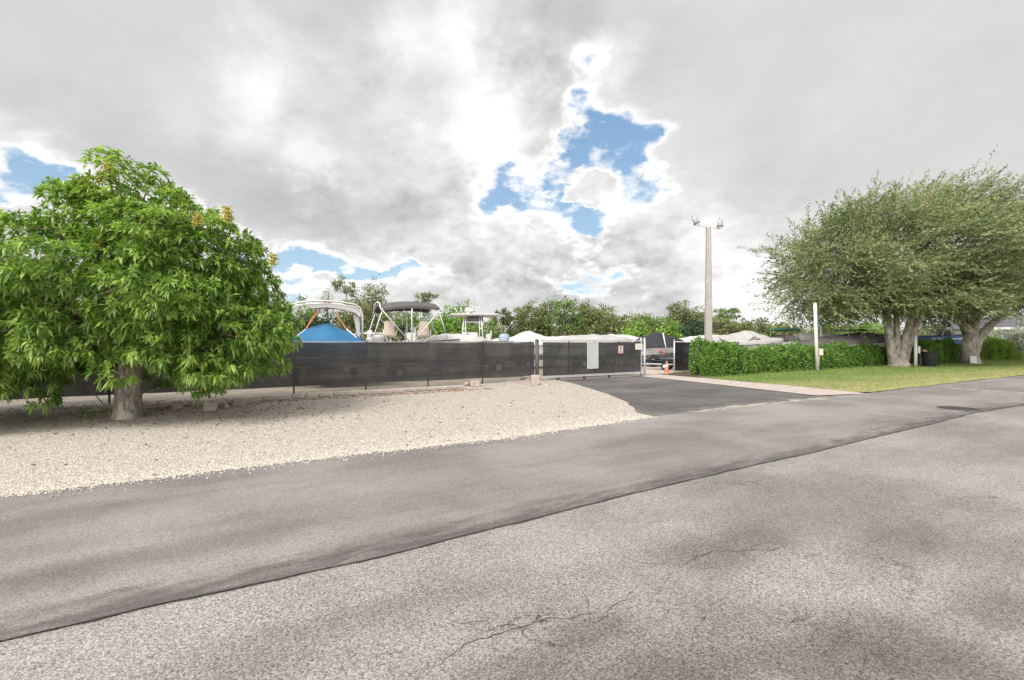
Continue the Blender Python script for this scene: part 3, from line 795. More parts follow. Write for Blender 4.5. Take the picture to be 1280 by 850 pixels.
# strong gate post with its concrete footing
gd = MB(); gd.tube([(0, 0, .0), (0, 0, 1.86)], .085, 14); gd.lathe([(.1, 1.85), (.1, 1.88), (.03, 1.93)], 14)
o = gd.build('gate_post', M['steel_dark'], None, True, label='thick dark post where the fence meets the sliding gate', cat='post'); pp = P_gate+D*.12; o.location = (pp.x-Nn.x*.02, pp.y-Nn.y*.02, 0)
def rough_block(name, loc, size, rz, label, m='concrete', cat='block', group=None, tilt=(0, 0)):
    b = MB(); b.box((0, 0, size[2]/2), size, bev=min(size)*.1)
    b.v = [(x+.02*size[0]*pnoise(Vector((x*9, y*9, z*9+loc[0]))), y+.04*size[1]*pnoise(Vector((x*9+4, y*9, z*9))), z+.04*size[2]*pnoise(Vector((x*9, y*9+7, z*9)))) for x, y, z in b.v]
    o = b.build(name, M[m], None, label=label, cat=cat, group=group); o.location = loc; o.rotation_euler = (tilt[0], tilt[1], rz); return o
c = gp(669, 481.5); rough_block('concrete_footing', (c[0], c[1], .02), (.37, .34, .40), .15, 'pale cube of concrete at the foot of the gate post')
rough_block('concrete_block', (c[0]-.12, c[1]-.55, .02), (.30, .2, .08), .5, 'low flat concrete piece lying before the gate post footing')
rough_block('concrete_block', (c[0]+.42, c[1]-.25, .02), (.34, .16, .07), -.3, 'flat paver chip right of the gate post footing')
c = gp(594, 484.0); rough_block('concrete_block', (c[0], c[1], .02), (.38, .26, .24), .2, 'pale square concrete block at the right end of the edging row')
# rock beside it
rk = MB(); rk.lathe([(.02, 0), (.12, .02), (.14, .08), (.10, .15), (.03, .18)], 12)
rk.v = [(x*(1+.3*pnoise(Vector((x*8, y*8, z*8)))), y*(1+.3*pnoise(Vector((x*8, y*8, z*8+3)))), z) for x, y, z in rk.v]
o = rk.build('rock', M['terracotta'], None, True, label='small dark brown rock left of the pale square block', cat='rock'); c = gp(584, 483); o.location = (c[0], c[1], .02)

# edging blocks: a row along the bed
ex0 = Vector((*gp(335, 501.5), 0)); ex1 = Vector((*gp(585, 486.5), 0)); ed = (ex1-ex0); EL = ed.length; ed.normalize(); ea = math.atan2(ed.y, ed.x)
eb = MB(); eb.box((0, 0, .055), (.36, .17, .11), bev=.018)
base = eb.build('edging_block', M['concrete'], None, label='weathered tan edging block in the row before the fence', cat='edging block', group='edging blocks in a row before the fence')
x = 0; first = True
while x < EL:
    o = base if first else base.copy()
    if not first: col.objects.link(o)
    first = False
    p = ex0+ed*x; o.location = (p.x+rnd.gauss(0, .012), p.y+rnd.gauss(0, .02), .045+rnd.uniform(-.02, .015)); o.rotation_euler = (rnd.gauss(0, .05), rnd.gauss(0, .03), ea+rnd.gauss(0, .05)); o.scale = (rnd.uniform(.85, 1.06), 1, 1)
    x += .41
for i, (px, py) in enumerate(((196, 510.5), (222, 508), (246, 506.5), (292, 505), (312, 503.5))):
    o = base.copy(); col.objects.link(o); c = gp(px, py); o.location = (c[0], c[1], .01); o.rotation_euler = (rnd.gauss(0, .06), 0, ea+rnd.gauss(0, .12))
for (px, py, sz, rz, tl, lab) in ((222, 511.5, (.24, .12, .20), .5, (.25, 0), 'small tilted concrete block nearest the mango trunk'),
                                  (262, 515.0, (.30, .12, .26), .35, (-.35, .1), 'upright pale slab leaning out of the edging row'),
                                  (297, 508.5, (.36, .13, .24), .9, (.3, .2), 'slanting pale slab between edging blocks, right of the upright one'),
                                  (279, 511.5, (.3, .12, .16), -.3, (.2, 0), 'low block lying between the two leaning slabs')):
    c = gp(px, py); rough_block('concrete_block', (c[0], c[1], .0), sz, ea+rz-.5, lab, tilt=tl)

# ------------------------------------------------------------ sliding gate
G0 = P_gate + D*.30; G1 = Vector((6.75, 25.35, 0)); GL = (G1-G0).length; gang = math.atan2((G1-G0).y, (G1-G0).x)
gate = empty('sliding_gate', (G0.x-Nn.x*.10, G0.y-Nn.y*.10, 0), gang, label='long sliding gate with dark mesh screen across the driveway', cat='gate')
fr = MB()
fr.box((GL/2, 0, 1.86), (GL, .06, .06)); fr.box((GL/2, 0, .20), (GL, .07, .09)); fr.box((GL-.03, 0, 1.03), (.06, .06, 1.6))
fr.build('frame', M['steel'], gate)
nb = 4; bw = GL/nb
for i in range(1, nb):
    m_ = MB(); m_.box((bw*i, .02, 1.03), (.05, .04, 1.6)); m_.build('upright', M['steel_dark'], gate)
for i in range(nb):
    m_ = MB(); x0, x1 = bw*i+.05, bw*(i+1)-.05
    m_.tube([(x0, -.045, .27), (x0+(x1-x0)*.72, -.045, 1.72)], .018, 6); m_.build('brace', M['black_plastic'], gate)
for i in range(3):
    m_ = MB(); m_.torus((bw*(i+.6), .03, .10), .06, .025, 'y', 16, 8); m_.build('roller', M['iron'], gate)
rows = []
for i in range(60):
    x = .06+(GL-.12)*i/59; row = []
    for j in range(9):
        k_ = j/8; row.append((x, -.035+.015*fractal(Vector((x*1.5, k_*2, 7)), .6, 2, 3), .25+.02*pnoise(Vector((x*1.1, 0, 3)))+(1.79-.25)*k_))
    rows.append(row)
m_ = MB(); m_.grid(rows); m_.build('screen', M['screen'], gate, True)
# rail the gate rolls on
m_ = MB(); m_.box((0, 0, .045), (GL+8, .10, .05)); o = m_.build('gate_rail', M['concrete_pink'], None, label='pale ground rail under the sliding gate', cat='rail'); o.location = (G0.x+D.x*(GL/2+.2), G0.y+D.y*(GL/2+.2), 0); o.rotation_euler.z = gang
o.data.transform(Matrix.Scale(.72, 4, (1, 0, 0)))
# signs hung on the gate
def on_gate(s_, z): 
    p = Vector((G0.x, G0.y, 0)) + (G1-G0).normalized()*s_; return (p.x-Nn.x*.175, p.y-Nn.y*.175, z)
def gs(px):   # distance along gate seen at px
    k_ = (px-CX)/F; d_ = (G1-G0).normalized(); return (k_*G0.y-G0.x)/(d_.x-k_*d_.y)
def sign(name, px0, px1, z0, z1, label, mat_, parts):
    a_, b_ = gs(px0), gs(px1); w = b_-a_
    root = empty(name, on_gate((a_+b_)/2, z0), gang, label=label, cat='sign')
    m_ = MB(); m_.box((0, 0, (z1-z0)/2), (w, .008, z1-z0)); m_.build('panel', M[mat_], root)
    parts(root, w, z1-z0); return root
def tallparts(root, w, h):
    m_ = MB(); rr = random.Random(4)
    for i in range(26):
        z = h*(.965-.037*i)
        if z < .05: break
        x = -w*.42
        while x < w*.40:
            l = rr.uniform(.02, .07)
            m_.box((x+l/2, -.006, z), (l, .002, .012 if i else .03)); x += l+.018
            if rr.random() < .06: break
    m_.build('lettering', M['sign_text'], root)
    for sx in (-.44, .44):
        for z in (.02, h-.02): m_ = MB(); m_.lathe([(.012, 0), (.012, .004)], 8, Matrix.Translation((sx*w, -.004, z)) @ Matrix.Rotation(PI/2, 4, 'X')); m_.build('screw', M['steel'], root)
sign('gate_sign', 731, 745, .50, 1.80, 'tall white notice panel on the sliding gate', 'sign_white', tallparts)
def redparts(root, w, h):
    m_ = MB()
    for (cx_, cz, sx, sz) in ((0, h-.015, w, .03), (0, .015, w, .03), (-w/2+.012, h/2, .024, h-.06), (w/2-.012, h/2, .024, h-.06)): m_.box((cx_, -.006, cz), (sx, .003, sz))
    m_.build('border', M['sign_red'], root)
    m_ = MB(); m_.lathe([(.055, 0), (.055, .004)], 20, Matrix.Translation((0, -.005, h*.70)) @ Matrix.Rotation(PI/2, 4, 'X')); m_.box((0, -.006, h*.50), (.035, .003, .10))
    for i in range(3): m_.box((0, -.006, h*(.32-.08*i)), (w*.55, .002, .014))
    m_.build('symbol', M['cover_dark'], root)
sign('gate_sign', 769.5, 776, 1.21, 1.63, 'small white sign with red-brown border hung on the gate', 'sign_white', redparts)
sign('gate_sign', 791, 800, 1.40, 1.72, 'blank cream square sign near the gate latch end', 'sign_cream', lambda r, w, h: None)
# steel posts at the latch end
pr = empty('latch_post', (G1.x+D.x*.12, G1.y+D.y*.12, 0), gang, label='pair of grey galvanised posts at the open end of the gate', cat='post')
for dx, dy in ((0, -.22), (.12, .14)):
    m_ = MB(); m_.tube([(dx, dy, 0), (dx, dy, 1.98)], .055, 12); m_.lathe([(.06, 1.97), (.055, 2.0), (.02, 2.03)], 12, Matrix.Translation((dx, dy, 0))); m_.build('post', M['steel'], pr, True)
for z in (.45, 1.1, 1.9): m_ = MB(); m_.box((.06, -.04, z), (.06, .34, .04)); m_.build('bracket', M['steel'], pr)
# thin post at the start of the hedge fence
m_ = MB(); m_.tube([(0, 0, 0), (0, 0, 1.9)], .04, 10); m_.lathe([(.048, 1.88), (.03, 1.94)], 10)
o = m_.build('gate_post', M['steel'], None, True, label='thin grey post at the corner of the black screened fence', cat='post'); o.location = (hr0.x-.09, hr0.y-.12, 0)

# ------------------------------------------------------------ traffic cone
c = gp(833.5, 468.0); cn = empty('traffic_cone', (c[0], c[1], .02), .2, label='faded orange traffic cone standing in the gate opening', cat='traffic cone')
m_ = MB(); m_.box((0, 0, .015), (.36, .36, .03), bev=.01); m_.build('base', M['cone'], cn)
m_ = MB(); m_.lathe([(.145, .03), (.14, .05), (.035, .71), (.028, .72)], 24); m_.build('cone_body', M['cone'], cn, True)
m_ = MB(); m_.lathe([(.089, .40), (.068, .53)], 24, close=False); m_.v = [(x*1.03, y*1.03, z) for x, y, z in m_.v]; m_.build('band', M['reflective'], cn, True)

# ------------------------------------------------------------ light pole
lp = at(885.5, 27.4); pl = empty('light_pole', lp, 0, label='tall square concrete pole with two floodlights rising behind the hedge', cat='light pole')
m_ = MB()
zs = [0, 3, 6, 8.30]; ws = [.19, .165, .14, .115]
vs = []
for z, w in zip(zs, ws):
    b_ = .03; vs += [(-w+b_, -w, z), (w-b_, -w, z), (w, -w+b_, z), (w, w-b_, z), (w-b_, w, z), (-w+b_, w, z), (-w, w-b_, z), (-w, -w+b_, z)]
fs = [tuple(range(24, 32))]
for l in range(3):
    for i in range(8): fs.append((l*8+i, l*8+(i+1) % 8, l*8+8+(i+1) % 8, l*8+8+i))
m_.add(vs, fs); m_.build('pole', M['pole_concrete'], pl)
m_ = MB(); m_.box((0, 0, 8.34), (.2, .2, .08)); m_.tube([(-.05, 0, 8.33), (-.25, 0, 8.36), (-.40, 0, 8.44), (-.62, 0, 8.46)], .026, 8); m_.tube([(.05, 0, 8.30), (.25, 0, 8.33), (.45, 0, 8.27), (.62, 0, 8.27)], .026, 8); m_.build('bracket', M['steel'], pl, True)
m_ = MB(); m_.tube([(.0, -.14, 8.2), (.0, -.16, 7.2)], .012, 6); m_.tube([(.0, -.16, 7.2), (.0, -.205, .5)], .010, 6); m_.build('conduit', M['steel'], pl)
def flood(loc, tilt, yaw, wd):
    fl = MB()
    # rounded housing: tapered box, glass side front
    prof = [(0, .20), (.10, .24), (.30, .25), (.5, .20), (.58, .10)]
    P_ = []
    for (z, w) in prof:
        n_ = 12; P_.append([(w*wd*math.copysign(abs(math.cos(2*PI*k_/n_))**.6, math.cos(2*PI*k_/n_)), .55*w*math.copysign(abs(math.sin(2*PI*k_/n_))**.6, math.sin(2*PI*k_/n_)), z) for k_ in range(n_)])
    vs = [p for r_ in P_ for p in r_]; n_ = 12; fs = [tuple(range(n_-1, -1, -1)), tuple(range(48, 60))]
    for l in range(4):
        for i in range(n_): fs.append((l*n_+i, l*n_+(i+1) % n_, l*n_+n_+(i+1) % n_, l*n_+n_+i))
    fl.add(vs, fs)
    fo = fl.build('floodlight', M['steel_light'], pl, True); fo.scale = (.78, .78, .78); fo.location = loc; fo.rotation_euler = (0, tilt, yaw)
    r_ = MB(); r_.box((0, 0, .02), (.5*wd, .30, .07)); r_.build('rim', M['steel_dark'], fo)
    r_ = MB(); r_.box((0, -.0, -.055), (.42*wd, .26, .08), bev=.02); r_.build('lens', M['lens'], fo)
    r_ = MB(); r_.tube([(-.08, 0, .57), (-.1, 0, .64)], .035, 8); r_.build('photocell', M['steel_dark'], fo)
M['steel_light'] = simple('lamp housing', (.34, .34, .35), .5, .12, 6)
M['lens'] = simple('lamp lens', (.62, .60, .52), .2, .1, 6)
flood((-.66, 0, 8.56), -.42, 0, .8); flood((.66, 0, 8.38), .05, 0, .8)

# ------------------------------------------------------------ posts, box, bin, small sign
def wpost(name, px, Y, ztop, w, label, lean=0):
    c_ = at(px, Y); r_ = empty(name, c_, 0, label=label, cat='post')
    m_ = MB(); m_.tube([(0, 0, 0), (lean*.5, 0, ztop/2), (lean, 0, ztop)], w, 10); m_.build('pole', M['post_white'], r_, True)
    m_ = MB(); m_.lathe([(w*1.15, ztop-.01), (w*1.15, ztop+.03), (w*.4, ztop+.06)], 10, Matrix.Translation((lean, 0, 0))); m_.build('cap', M['post_white'], r_, True); return r_
r_ = wpost('utility_post', 1021.5, 30.0, 4.2, .10, 'tall white post with a beige meter box before the hedge', -.14)
m_ = MB(); m_.box((.20, -.03, 1.17), (.24, .16, .42), bev=.02); m_.build('meter_box', M['box_beige'], r_)
m_ = MB(); m_.tube([(.1, -.02, .95), (.08, -.04, .5), (.03, -.08, .02)], .02, 6); m_.build('conduit', M['box_beige'], r_)
r_ = wpost('utility_post', 1026.3, 36.0, 4.65, .09, 'slimmer grey-white post standing behind the fence', 0)
m_ = MB(); m_.box((0, -.08, 4.35), (.3, .1, .35), bev=.02); m_.build('lamp_head', M['steel_light'], r_)
r_ = wpost('sign_post', 1144.5, 34.4, 2.2, .10, 'short white post with small plate right of the forked tree', 0)
m_ = MB(); m_.box((.22, -.05, 1.25), (.14, .02, .5)); m_.build('plate', M['sign_white'], r_); m_ = MB(); m_.box((.12, -.03, 1.25), (.08, .02, .4)); m_.build('side_plate', M['shutter'], r_)
wpost('mast', 352.5, 20.5, 4.35, .035, 'thin pale mast standing just left of the blue covered boat', .03)
# bin
c = gp(1162, 458.8); bn = empty('plant_pot', (c[0], c[1], .034), 0, label='black tub standing by the hedge, right of the white sign post', cat='tub')
m_ = MB(); m_.lathe([(.36, 0), (.40, .05), (.46, .95), (.48, 1.0), (.50, 1.02), (.50, 1.09), (.46, 1.09), (.44, .98), (.3, .96), (.01, .96)], 28); m_.build('tub_body', M['black_plastic'], bn, True)
m_ = MB(); m_.torus((0, 0, 1.06), .49, .03, 'z', 28, 8); m_.build('rim', M['black_plastic'], bn, True)
# garden ornament: standing small figure of stone (dog-like, white/brown)
c = gp(1153.5, 458.3); an = MB()
an.tube([(-.03, 0, 0), (-.05, 0, .35), (0, 0, .62)], [.09, .13, .17], 10, jit=.3); an.tube([(.10, 0, 0), (.09, .02, .3), (.06, 0, .62)], [.07, .10, .15], 10, jit=.3)
an.tube([(0, 0, .55), (.02, -.04, .8), (.05, -.06, 1.05)], [.20, .22, .14], 12, jit=.3); an.tube([(.05, -.06, 1.0), (.03, -.10, 1.12), (-.02, -.16, 1.16)], [.12, .16, .09], 10, jit=.25)
o = an.build('garden_ornament', M['terracotta'], None, True, label='brown and white stone ornament between sign post and black tub', cat='ornament'); o.location = (c[0], c[1], .03)
# little white sign by second tree
c = gp(1216.8, 455.8); rs_ = empty('yard_sign', (c[0], c[1], .03), 0, label='small white leaning sign at the foot of the leaning tree', cat='sign')
m_ = MB(); m_.box((0, 0, .36), (.52, .03, .58), rot=(-.15, .10, 0)); m_.build('panel', M['sign_white'], rs_)
for x_ in (-.16, .16): m_ = MB(); m_.box((x_, .06, .15), (.03, .03, .34)); m_.build('stake', M['steel'], rs_)
c = gp(1222, 454.8); m_ = MB(); m_.box((0, 0, .14), (.26, .2, .28), bev=.03); o = m_.build('ground_box', M['black_plastic'], None, label='small black ground box beside the leaning white sign', cat='box'); o.location = (c[0]+.1, c[1]+.3, .03)
# ------------------------------------------------------------ boats
def hull_obj(L, B, z0, z1, m, parent, n=22, sheer=.22, flare=1.0, name='hull'):
    """V hull along +x; z0 keel, z1 gunwale"""
    rows = []
    for i in range(n+1):
        u = i/n; x = -L/2+L*u
        b = B/2*(1-max(0, (u-.45)/.55)**2.4)*(.93+.07*min(1, u*6)); b = max(b, .02)
        zk = z0+(z1-z0)*.85*max(0, (u-.6)/.4)**2.6; zg = z1+sheer*u*u
        zc = zk+(zg-zk)*(.20+.25*u*u)
        sec = [(b, zg), (b*.985, zg-.07), (b*.95*flare, zc+.1), (b*.90, zc), (b*.45, zk+(zc-zk)*.5), (0, zk)]
        row = [(x, y, z) for y, z in sec] + [(x, -y, z) for y, z in sec[-2::-1]]
        rows.append(row)
    mb = MB(); mb.grid(rows)
    k = len(rows[0]); mb.f.append(tuple(range(k-1, -1, -1)))
    # deck
    dk = [[(r[0][0], r[0][1]*s_, r[0][2]-.05) for s_ in (1, .5, 0, -.5, -1)] for r in rows]
    mb.grid(dk)
    o = mb.build(name, m, parent, True); fix_normals(o)
    rb = MB(); rb.tube([(r[0][0], r[0][1]+.01, r[0][2]-.03) for r in rows]+[(r[-1][0], r[-1][1]-.01, r[-1][2]-.03) for r in rows[::-1]], .028, 6); rb.build('rub_rail', M['black_plastic'], parent, True)
    return o
def cover_obj(L, B, zg, prof, m, parent, n=34, k=18, skirt=.18, seed=0, sheer=.22, name='cover'):
    rows = []
    for i in range(n+1):
        u = i/n; x = (-L/2+L*u)*1.015
        b = B/2*(1-max(0, (u-.45)/.55)**2.4)*1.03+.03; z0 = zg+sheer*u*u
        e = min(1, u/.06, (1-u)/.04)
        row = [(x, b*1.01, z0-skirt+.03*pnoise(Vector((u*9, 1, seed))))]
        for j in range(k+1):
            v = 1-2*j/k
            h = prof(u, v)*e + (.07*fractal(Vector((x*1.1, v*2, seed)), .6, 2, 4)+.035*abs(math.sin(x*4.1+seed))**3)*(1-v**4)
            row.append((x, b*v, z0+.01+max(0, h)))
        row.append((x, -b*1.01, z0-skirt+.03*pnoise(Vector((u*9, -1, seed)))))
        rows.append(row)
    mb = MB(); mb.grid(rows); q = len(rows[0]); mb.f.append(tuple(range(q))); mb.f.append(tuple(range((n)*q, (n+1)*q)))
    o = mb.build(name, m, parent, True); fix_normals(o); return o
def trailer_parts(parent, L, B, z=.55, wr=.32, wx=-.6, rimm='rim', two=False):
    m_ = MB()
    for s_ in (-1, 1):
        m_.tube([(-L*.42, s_*B*.3, z), (L*.25, s_*B*.3, z), (L*.52, 0, z-.05)], .045, 6)
    m_.tube([(L*.35, 0, z-.03), (L*.68, 0, z-.08)], .05, 6)
    for x in (-L*.35, -L*.05, L*.2): m_.tube([(x, -B*.3, z), (x, B*.3, z)], .035, 6)
    for x in (-L*.3, L*.15):
        for s_ in (-1, 1): m_.tube([(x, s_*B*.25, z), (x, s_*B*.25, z+.28)], .03, 6)
    m_.build('trailer_frame', M['steel'], parent, True)
    for x in ((wx, wx-.75) if two else (wx,)):
        for s_ in (-1, 1):
            w = MB(); w.torus((0, 0, 0), wr*.76, wr*.25, 'y', 28, 10); wo = w.build('wheel', M['rubber'], parent, True); wo.location = (x, s_*B*.46, wr*1.01)
            rr = MB(); rr.lathe([(wr*.60, -.05), (wr*.60, .05), (wr*.5, .03), (wr*.2, .05), (.001, .07)], 20, Matrix.Rotation(-PI/2*s_ if s_ > 0 else PI/2, 4, 'X')); rr.build('rim', M[rimm], wo, True)
            fm = MB(); fm.grid([[(x+wr*1.25*math.cos(a_), s_*B*.46+y_, wr+wr*1.2*math.sin(a_)) for y_ in (-.13, .13)] for a_ in [PI*.08+PI*.84*i_/10 for i_ in range(11)]]); fm.build('fender', M['steel_dark'], parent)
def outboard(parent, x, z, m='engine_grey', s_=1.0, y=0):
    m_ = MB(); m_.lathe([(.10, 0), (.22, .03), (.26, .18), (.27, .34), (.22, .46), (.10, .52), (.01, .53)], 18)
    m_.v = [(x_*1.25*s_, y_*.8*s_, z_*s_) for x_, y_, z_ in m_.v]
    o = m_.build('outboard_motor', M[m], parent, True); o.location = (x, y, z)
    l = MB(); l.box((0, 0, -.35*s_), (.16*s_, .12*s_, .8*s_), bev=.02); l.box((-.08*s_, 0, -.78*s_), (.4*s_, .05, .04)); l.box((0, 0, -.9*s_), (.3*s_, .12*s_, .13*s_), bev=.03); l.build('drive_leg', M['black_plastic'], o)
def boat(name, px, Y, ang, label, cat='boat', **k):
    c_ = at(px, Y); return empty(name, (c_.x, c_.y, 0), math.radians(ang), label=label, cat=cat, **k)

# 1 blue covered boat under a white folding frame, seen over its stern
b = boat('covered_boat', 406.5, 20.8, 113, 'boat under bright blue cover with white folding arch and orange straps')
hull_obj(5.4, 2.45, .75, 1.62, M['hull_white'], b); trailer_parts(b, 5.4, 2.4)
cover_obj(5.4, 2.82, 1.66, lambda u, v: (.20+.24*math.sin(PI*min(1, u*1.1+.15)))*(1-abs(v)**7)+.44*max(0, 1-abs(v)/.8)**1.15*math.exp(-((u-.28)/.22)**2), M['canvas_blue'], b, skirt=.35, seed=3)
for xx, zz, rr in ((-1.65, 3.42, .032), (-1.35, 3.34, .03), (-1.0, 3.2, .03)):
    m_ = MB(); pts = [(xx+ (-.1 if zz > 3.4 else .25), s_*1.44, 1.62) for s_ in (1,)]
    pts = [(xx+.2, 1.42, 1.6), (xx+.05, 1.40, 2.9), (xx, 1.30, zz-.22), (xx, 1.12, zz-.08), (xx, .6, zz), (xx, 0, zz+.03), (xx, -.6, zz), (xx, -1.12, zz-.08), (xx, -1.30, zz-.22), (xx+.05, -1.40, 2.9), (xx+.2, -1.42, 1.6)]
    m_.tube(pts, rr, 8); m_.build('arch_tube', M['alu'], b, True)
rows = [[(x_, y_, z_) for (y_, z_) in ((1.30, 3.02), (1.1, 3.20), (.6, 3.30), (0, 3.34), (-.6, 3.30), (-1.1, 3.20), (-1.30, 3.02))] for x_ in (-1.6, -1.5, -1.1, -.9)]
rows = [[(x_, y_, z_-.05*i_) for (x_, y_, z_) in r_] for i_, r_ in enumerate(rows)]
m_ = MB(); m_.grid(rows); m_.grid([[(a_[0], a_[1], a_[2]), (a_[0], a_[1], a_[2]-.14-.05*abs(a_[1]))] for a_ in rows[0]]); m_.build('folded_canvas', M['cover_white'], b, True)
m_ = MB(); m_.grid([[(-1.45, -1.0, 3.1), (-1.42, -1.12, 2.5), (-1.4, -1.2, 1.95)], [(-1.45, -1.26, 3.0), (-1.42, -1.30, 2.5), (-1.4, -1.30, 1.8)]]); m_.build('side_flap', M['cover_white'], b)
for s_, w_ in ((1, .03), (-1, -.03)):
    m_ = MB(); m_.tube([(-1.45, s_*.13, 3.28), (-1.6, s_*.62, 2.55), (-1.7, s_*.78, 2.30)], .022, 6)
    if s_ > 0: m_.tube([(-1.45, .22, 3.28), (-1.55, .58, 2.7), (-1.68, .72, 2.35)], .018, 6)
    m_.build('orange_strap', M['rope_orange'], b); m_ = MB(); m_.tube([(-1.7, s_*.78, 2.30), (-2.3, s_*1.06, 2.02), (-2.74, s_*1.22, 1.5)], .022, 6); m_.build('white_strap', M['webbing'], b)
m_ = MB(); m_.torus((-1.45, 0, 3.38), .12, .02, 'x', 14, 6); m_.tube([(-1.45, -.22, 3.3), (-1.45, .22, 3.3)], .03, 6); m_.build('strap_knot', M['rope_orange'], b)
m_ = MB(); m_.lathe([(.1, 0), (.09, .05), (.02, .08)], 12); o = m_.build('cover_cap', M['black_plastic'], b, True); o.location = (-1.15, 0, 2.60)

# 2 deck boat with dark bimini, seats
b = boat('deck_boat', 509, 24.6, 24, 'open boat with dark grey curved sunshade and two tan seats')
hull_obj(5.6, 2.3, .7, 1.75, M['hull_white'], b); trailer_parts(b, 5.4, 2.3)
rows = []
for i in range(9):
    u = i/8; x_ = -1.5+2.9*u; rows.append([(x_, y_, 3.80+.14*math.sin(PI*u)-.30*(y_/1.15)**2-.12*(1-u)) for y_ in [1.15-2.3*j/12 for j in range(13)]])
m_ = MB(); m_.grid(rows); m_.grid([[(x_, y_, z_-.03) for (x_, y_, z_) in r_] for r_ in rows]); m_.grid([[r_[0], (r_[0][0], r_[0][1], r_[0][2]-.12)] for r_ in rows]); m_.grid([[r_[-1], (r_[-1][0], r_[-1][1], r_[-1][2]-.12)] for r_ in rows])
m_.grid([[p_, (p_[0], p_[1], p_[2]-.1)] for p_ in rows[0]]); m_.grid([[p_, (p_[0], p_[1], p_[2]-.1)] for p_ in rows[-1]]); m_.build('bimini_top', M['canvas_grey'], b, True)
for x0, x1 in ((-.1, -1.5), (.0, .0), (.1, 1.4)):
    m_ = MB(); m_.tube([(x0, 1.12, 1.8), (x1, 1.13, 3.42), (x1, .8, 3.68), (x1, 0, 3.80), (x1, -.8, 3.68), (x1, -1.13, 3.42), (x0, -1.12, 1.8)], .03, 8); m_.build('bimini_bow', M['alu'], b, True)
for s_ in (-1, 1):
    m_ = MB(); m_.tube([(-1.9, s_*1.1, 1.8), (-1.4, s_*1.13, 3.4)], .024, 8); m_.build('support_pole', M['alu'], b, True); m_ = MB(); m_.tube([(1.9, s_*.9, 1.85), (1.35, s_*1.13, 3.4)], .024, 8); m_.build('support_pole', M['alu'], b, True)
for x_, y_ in ((-.9, -.35), (.75, -.65)):
    r_ = MB(); r_.box((0, 0, .10), (.5, .5, .14), bev=.05); s0 = r_.build('seat', M['vinyl_tan'], b, True); s0.location = (x_, y_, 2.0); s0.rotation_euler.z = math.radians(-24)
    r_ = MB(); P_ = [[(.26*w_*(1-.25*max(0, k_-.6)), -.22-.06*k_+.07*abs(w_)**2, .12+.72*k_*(1-.10*abs(w_)**3)) for w_ in (-1, -.6, 0, .6, 1)] for k_ in (0, .3, .6, .85, 1)]
    r_.grid(P_); r_.grid([[(a_, c_-.09, d_) for a_, c_, d_ in q_] for q_ in P_]); 
    for e_ in (0, -1): r_.grid([[q_[e_], (q_[e_][0], q_[e_][1]-.09, q_[e_][2])] for q_ in P_])
    r_.grid([[q_, (q_[0], q_[1]-.09, q_[2])] for q_ in P_[-1]]); bo = r_.build('backrest', M['vinyl_tan'], s0, True)
    r_ = MB(); r_.tube([(-.3, -.2, .1), (-.32, -.1, .38), (-.3, .2, .4)], .03, 6); r_.tube([(.3, -.2, .1), (.32, -.1, .38), (.3, .2, .4)], .03, 6); r_.tube([(0, 0, -.5), (0, 0, .1)], .05, 8); r_.build('armrest', M['alu'], s0, True)
m_ = MB(); m_.tube([(-2.5, 1.0, 1.75), (-2.5, 1.0, 2.18), (-2.35, 1.02, 2.26), (-.9, 1.08, 2.26), (-.8, 1.08, 1.8)], .03, 8); m_.tube([(-1.7, 1.05, 1.8), (-1.7, 1.05, 2.26)], .02, 6); m_.build('guard_rail', M['alu'], b, True)
m_ = MB(); m_.tube([(-2.5, -1.0, 1.75), (-2.5, -1.0, 2.12), (-2.35, -1.02, 2.2), (-1.3, -1.06, 2.2), (-1.2, -1.08, 1.8)], .03, 8); m_.build('guard_rail', M['alu'], b, True)
m_ = MB(); m_.box((.1, -.2, 2.0), (.5, 1.0, .55), bev=.08); m_.box((.28, -.2, 2.38), (.06, .8, .3), rot=(0, -.3, 0)); m_.build('console', M['hull_white'], b)
m_ = MB(); m_.tube([(.0, .1, 2.0), (.0, .1, 2.95)], .028, 8); m_.lathe([(.05, 0), (.06, .12), (.03, .18)], 10, Matrix.Translation((0, .1, 2.95))); m_.build('stern_light', M['alu'], b, True)
m_ = MB(); m_.tube([(-.3, -.55, 1.9), (-.32, -.5, 2.45)], .07, 8); m_.lathe([(.10, 0), (.12, .12), (.05, .22)], 10, Matrix.Translation((-.32, -.5, 2.42))); m_.torus((.0, -.45, 2.35), .17, .02, 'x', 16, 6); m_.build('steering_wheel', M['black_plastic'], b, True)
m_ = MB(); m_.box((-1.6, -.3, 1.98), (.7, 1.2, .35), bev=.1); m_.box((-1.9, -.3, 2.2), (.14, 1.2, .35), bev=.05); m_.build('bench_seat', M['cover_white'], b, True)
m_ = MB(); m_.tube([(.75, .3, 1.9), (.75, .3, 4.25)], .014, 6); m_.build('antenna', M['alu'], b)
outboard(b, -2.95, 1.75, 'black_plastic')

# white heap of a boat cover between the open boats
b = boat('covered_boat', 562, 27.5, 24, 'low boat with crumpled white cover between the two open boats'); hull_obj(4.6, 2.0, .6, 1.55, M['hull_white'], b); trailer_parts(b, 4.4, 2.0)
cover_obj(4.6, 2.1, 1.55, lambda u, v: (.22+.42*math.sin(PI*u)**1.2)*(1-abs(v)**2.5), M['cover_white'], b, seed=12)

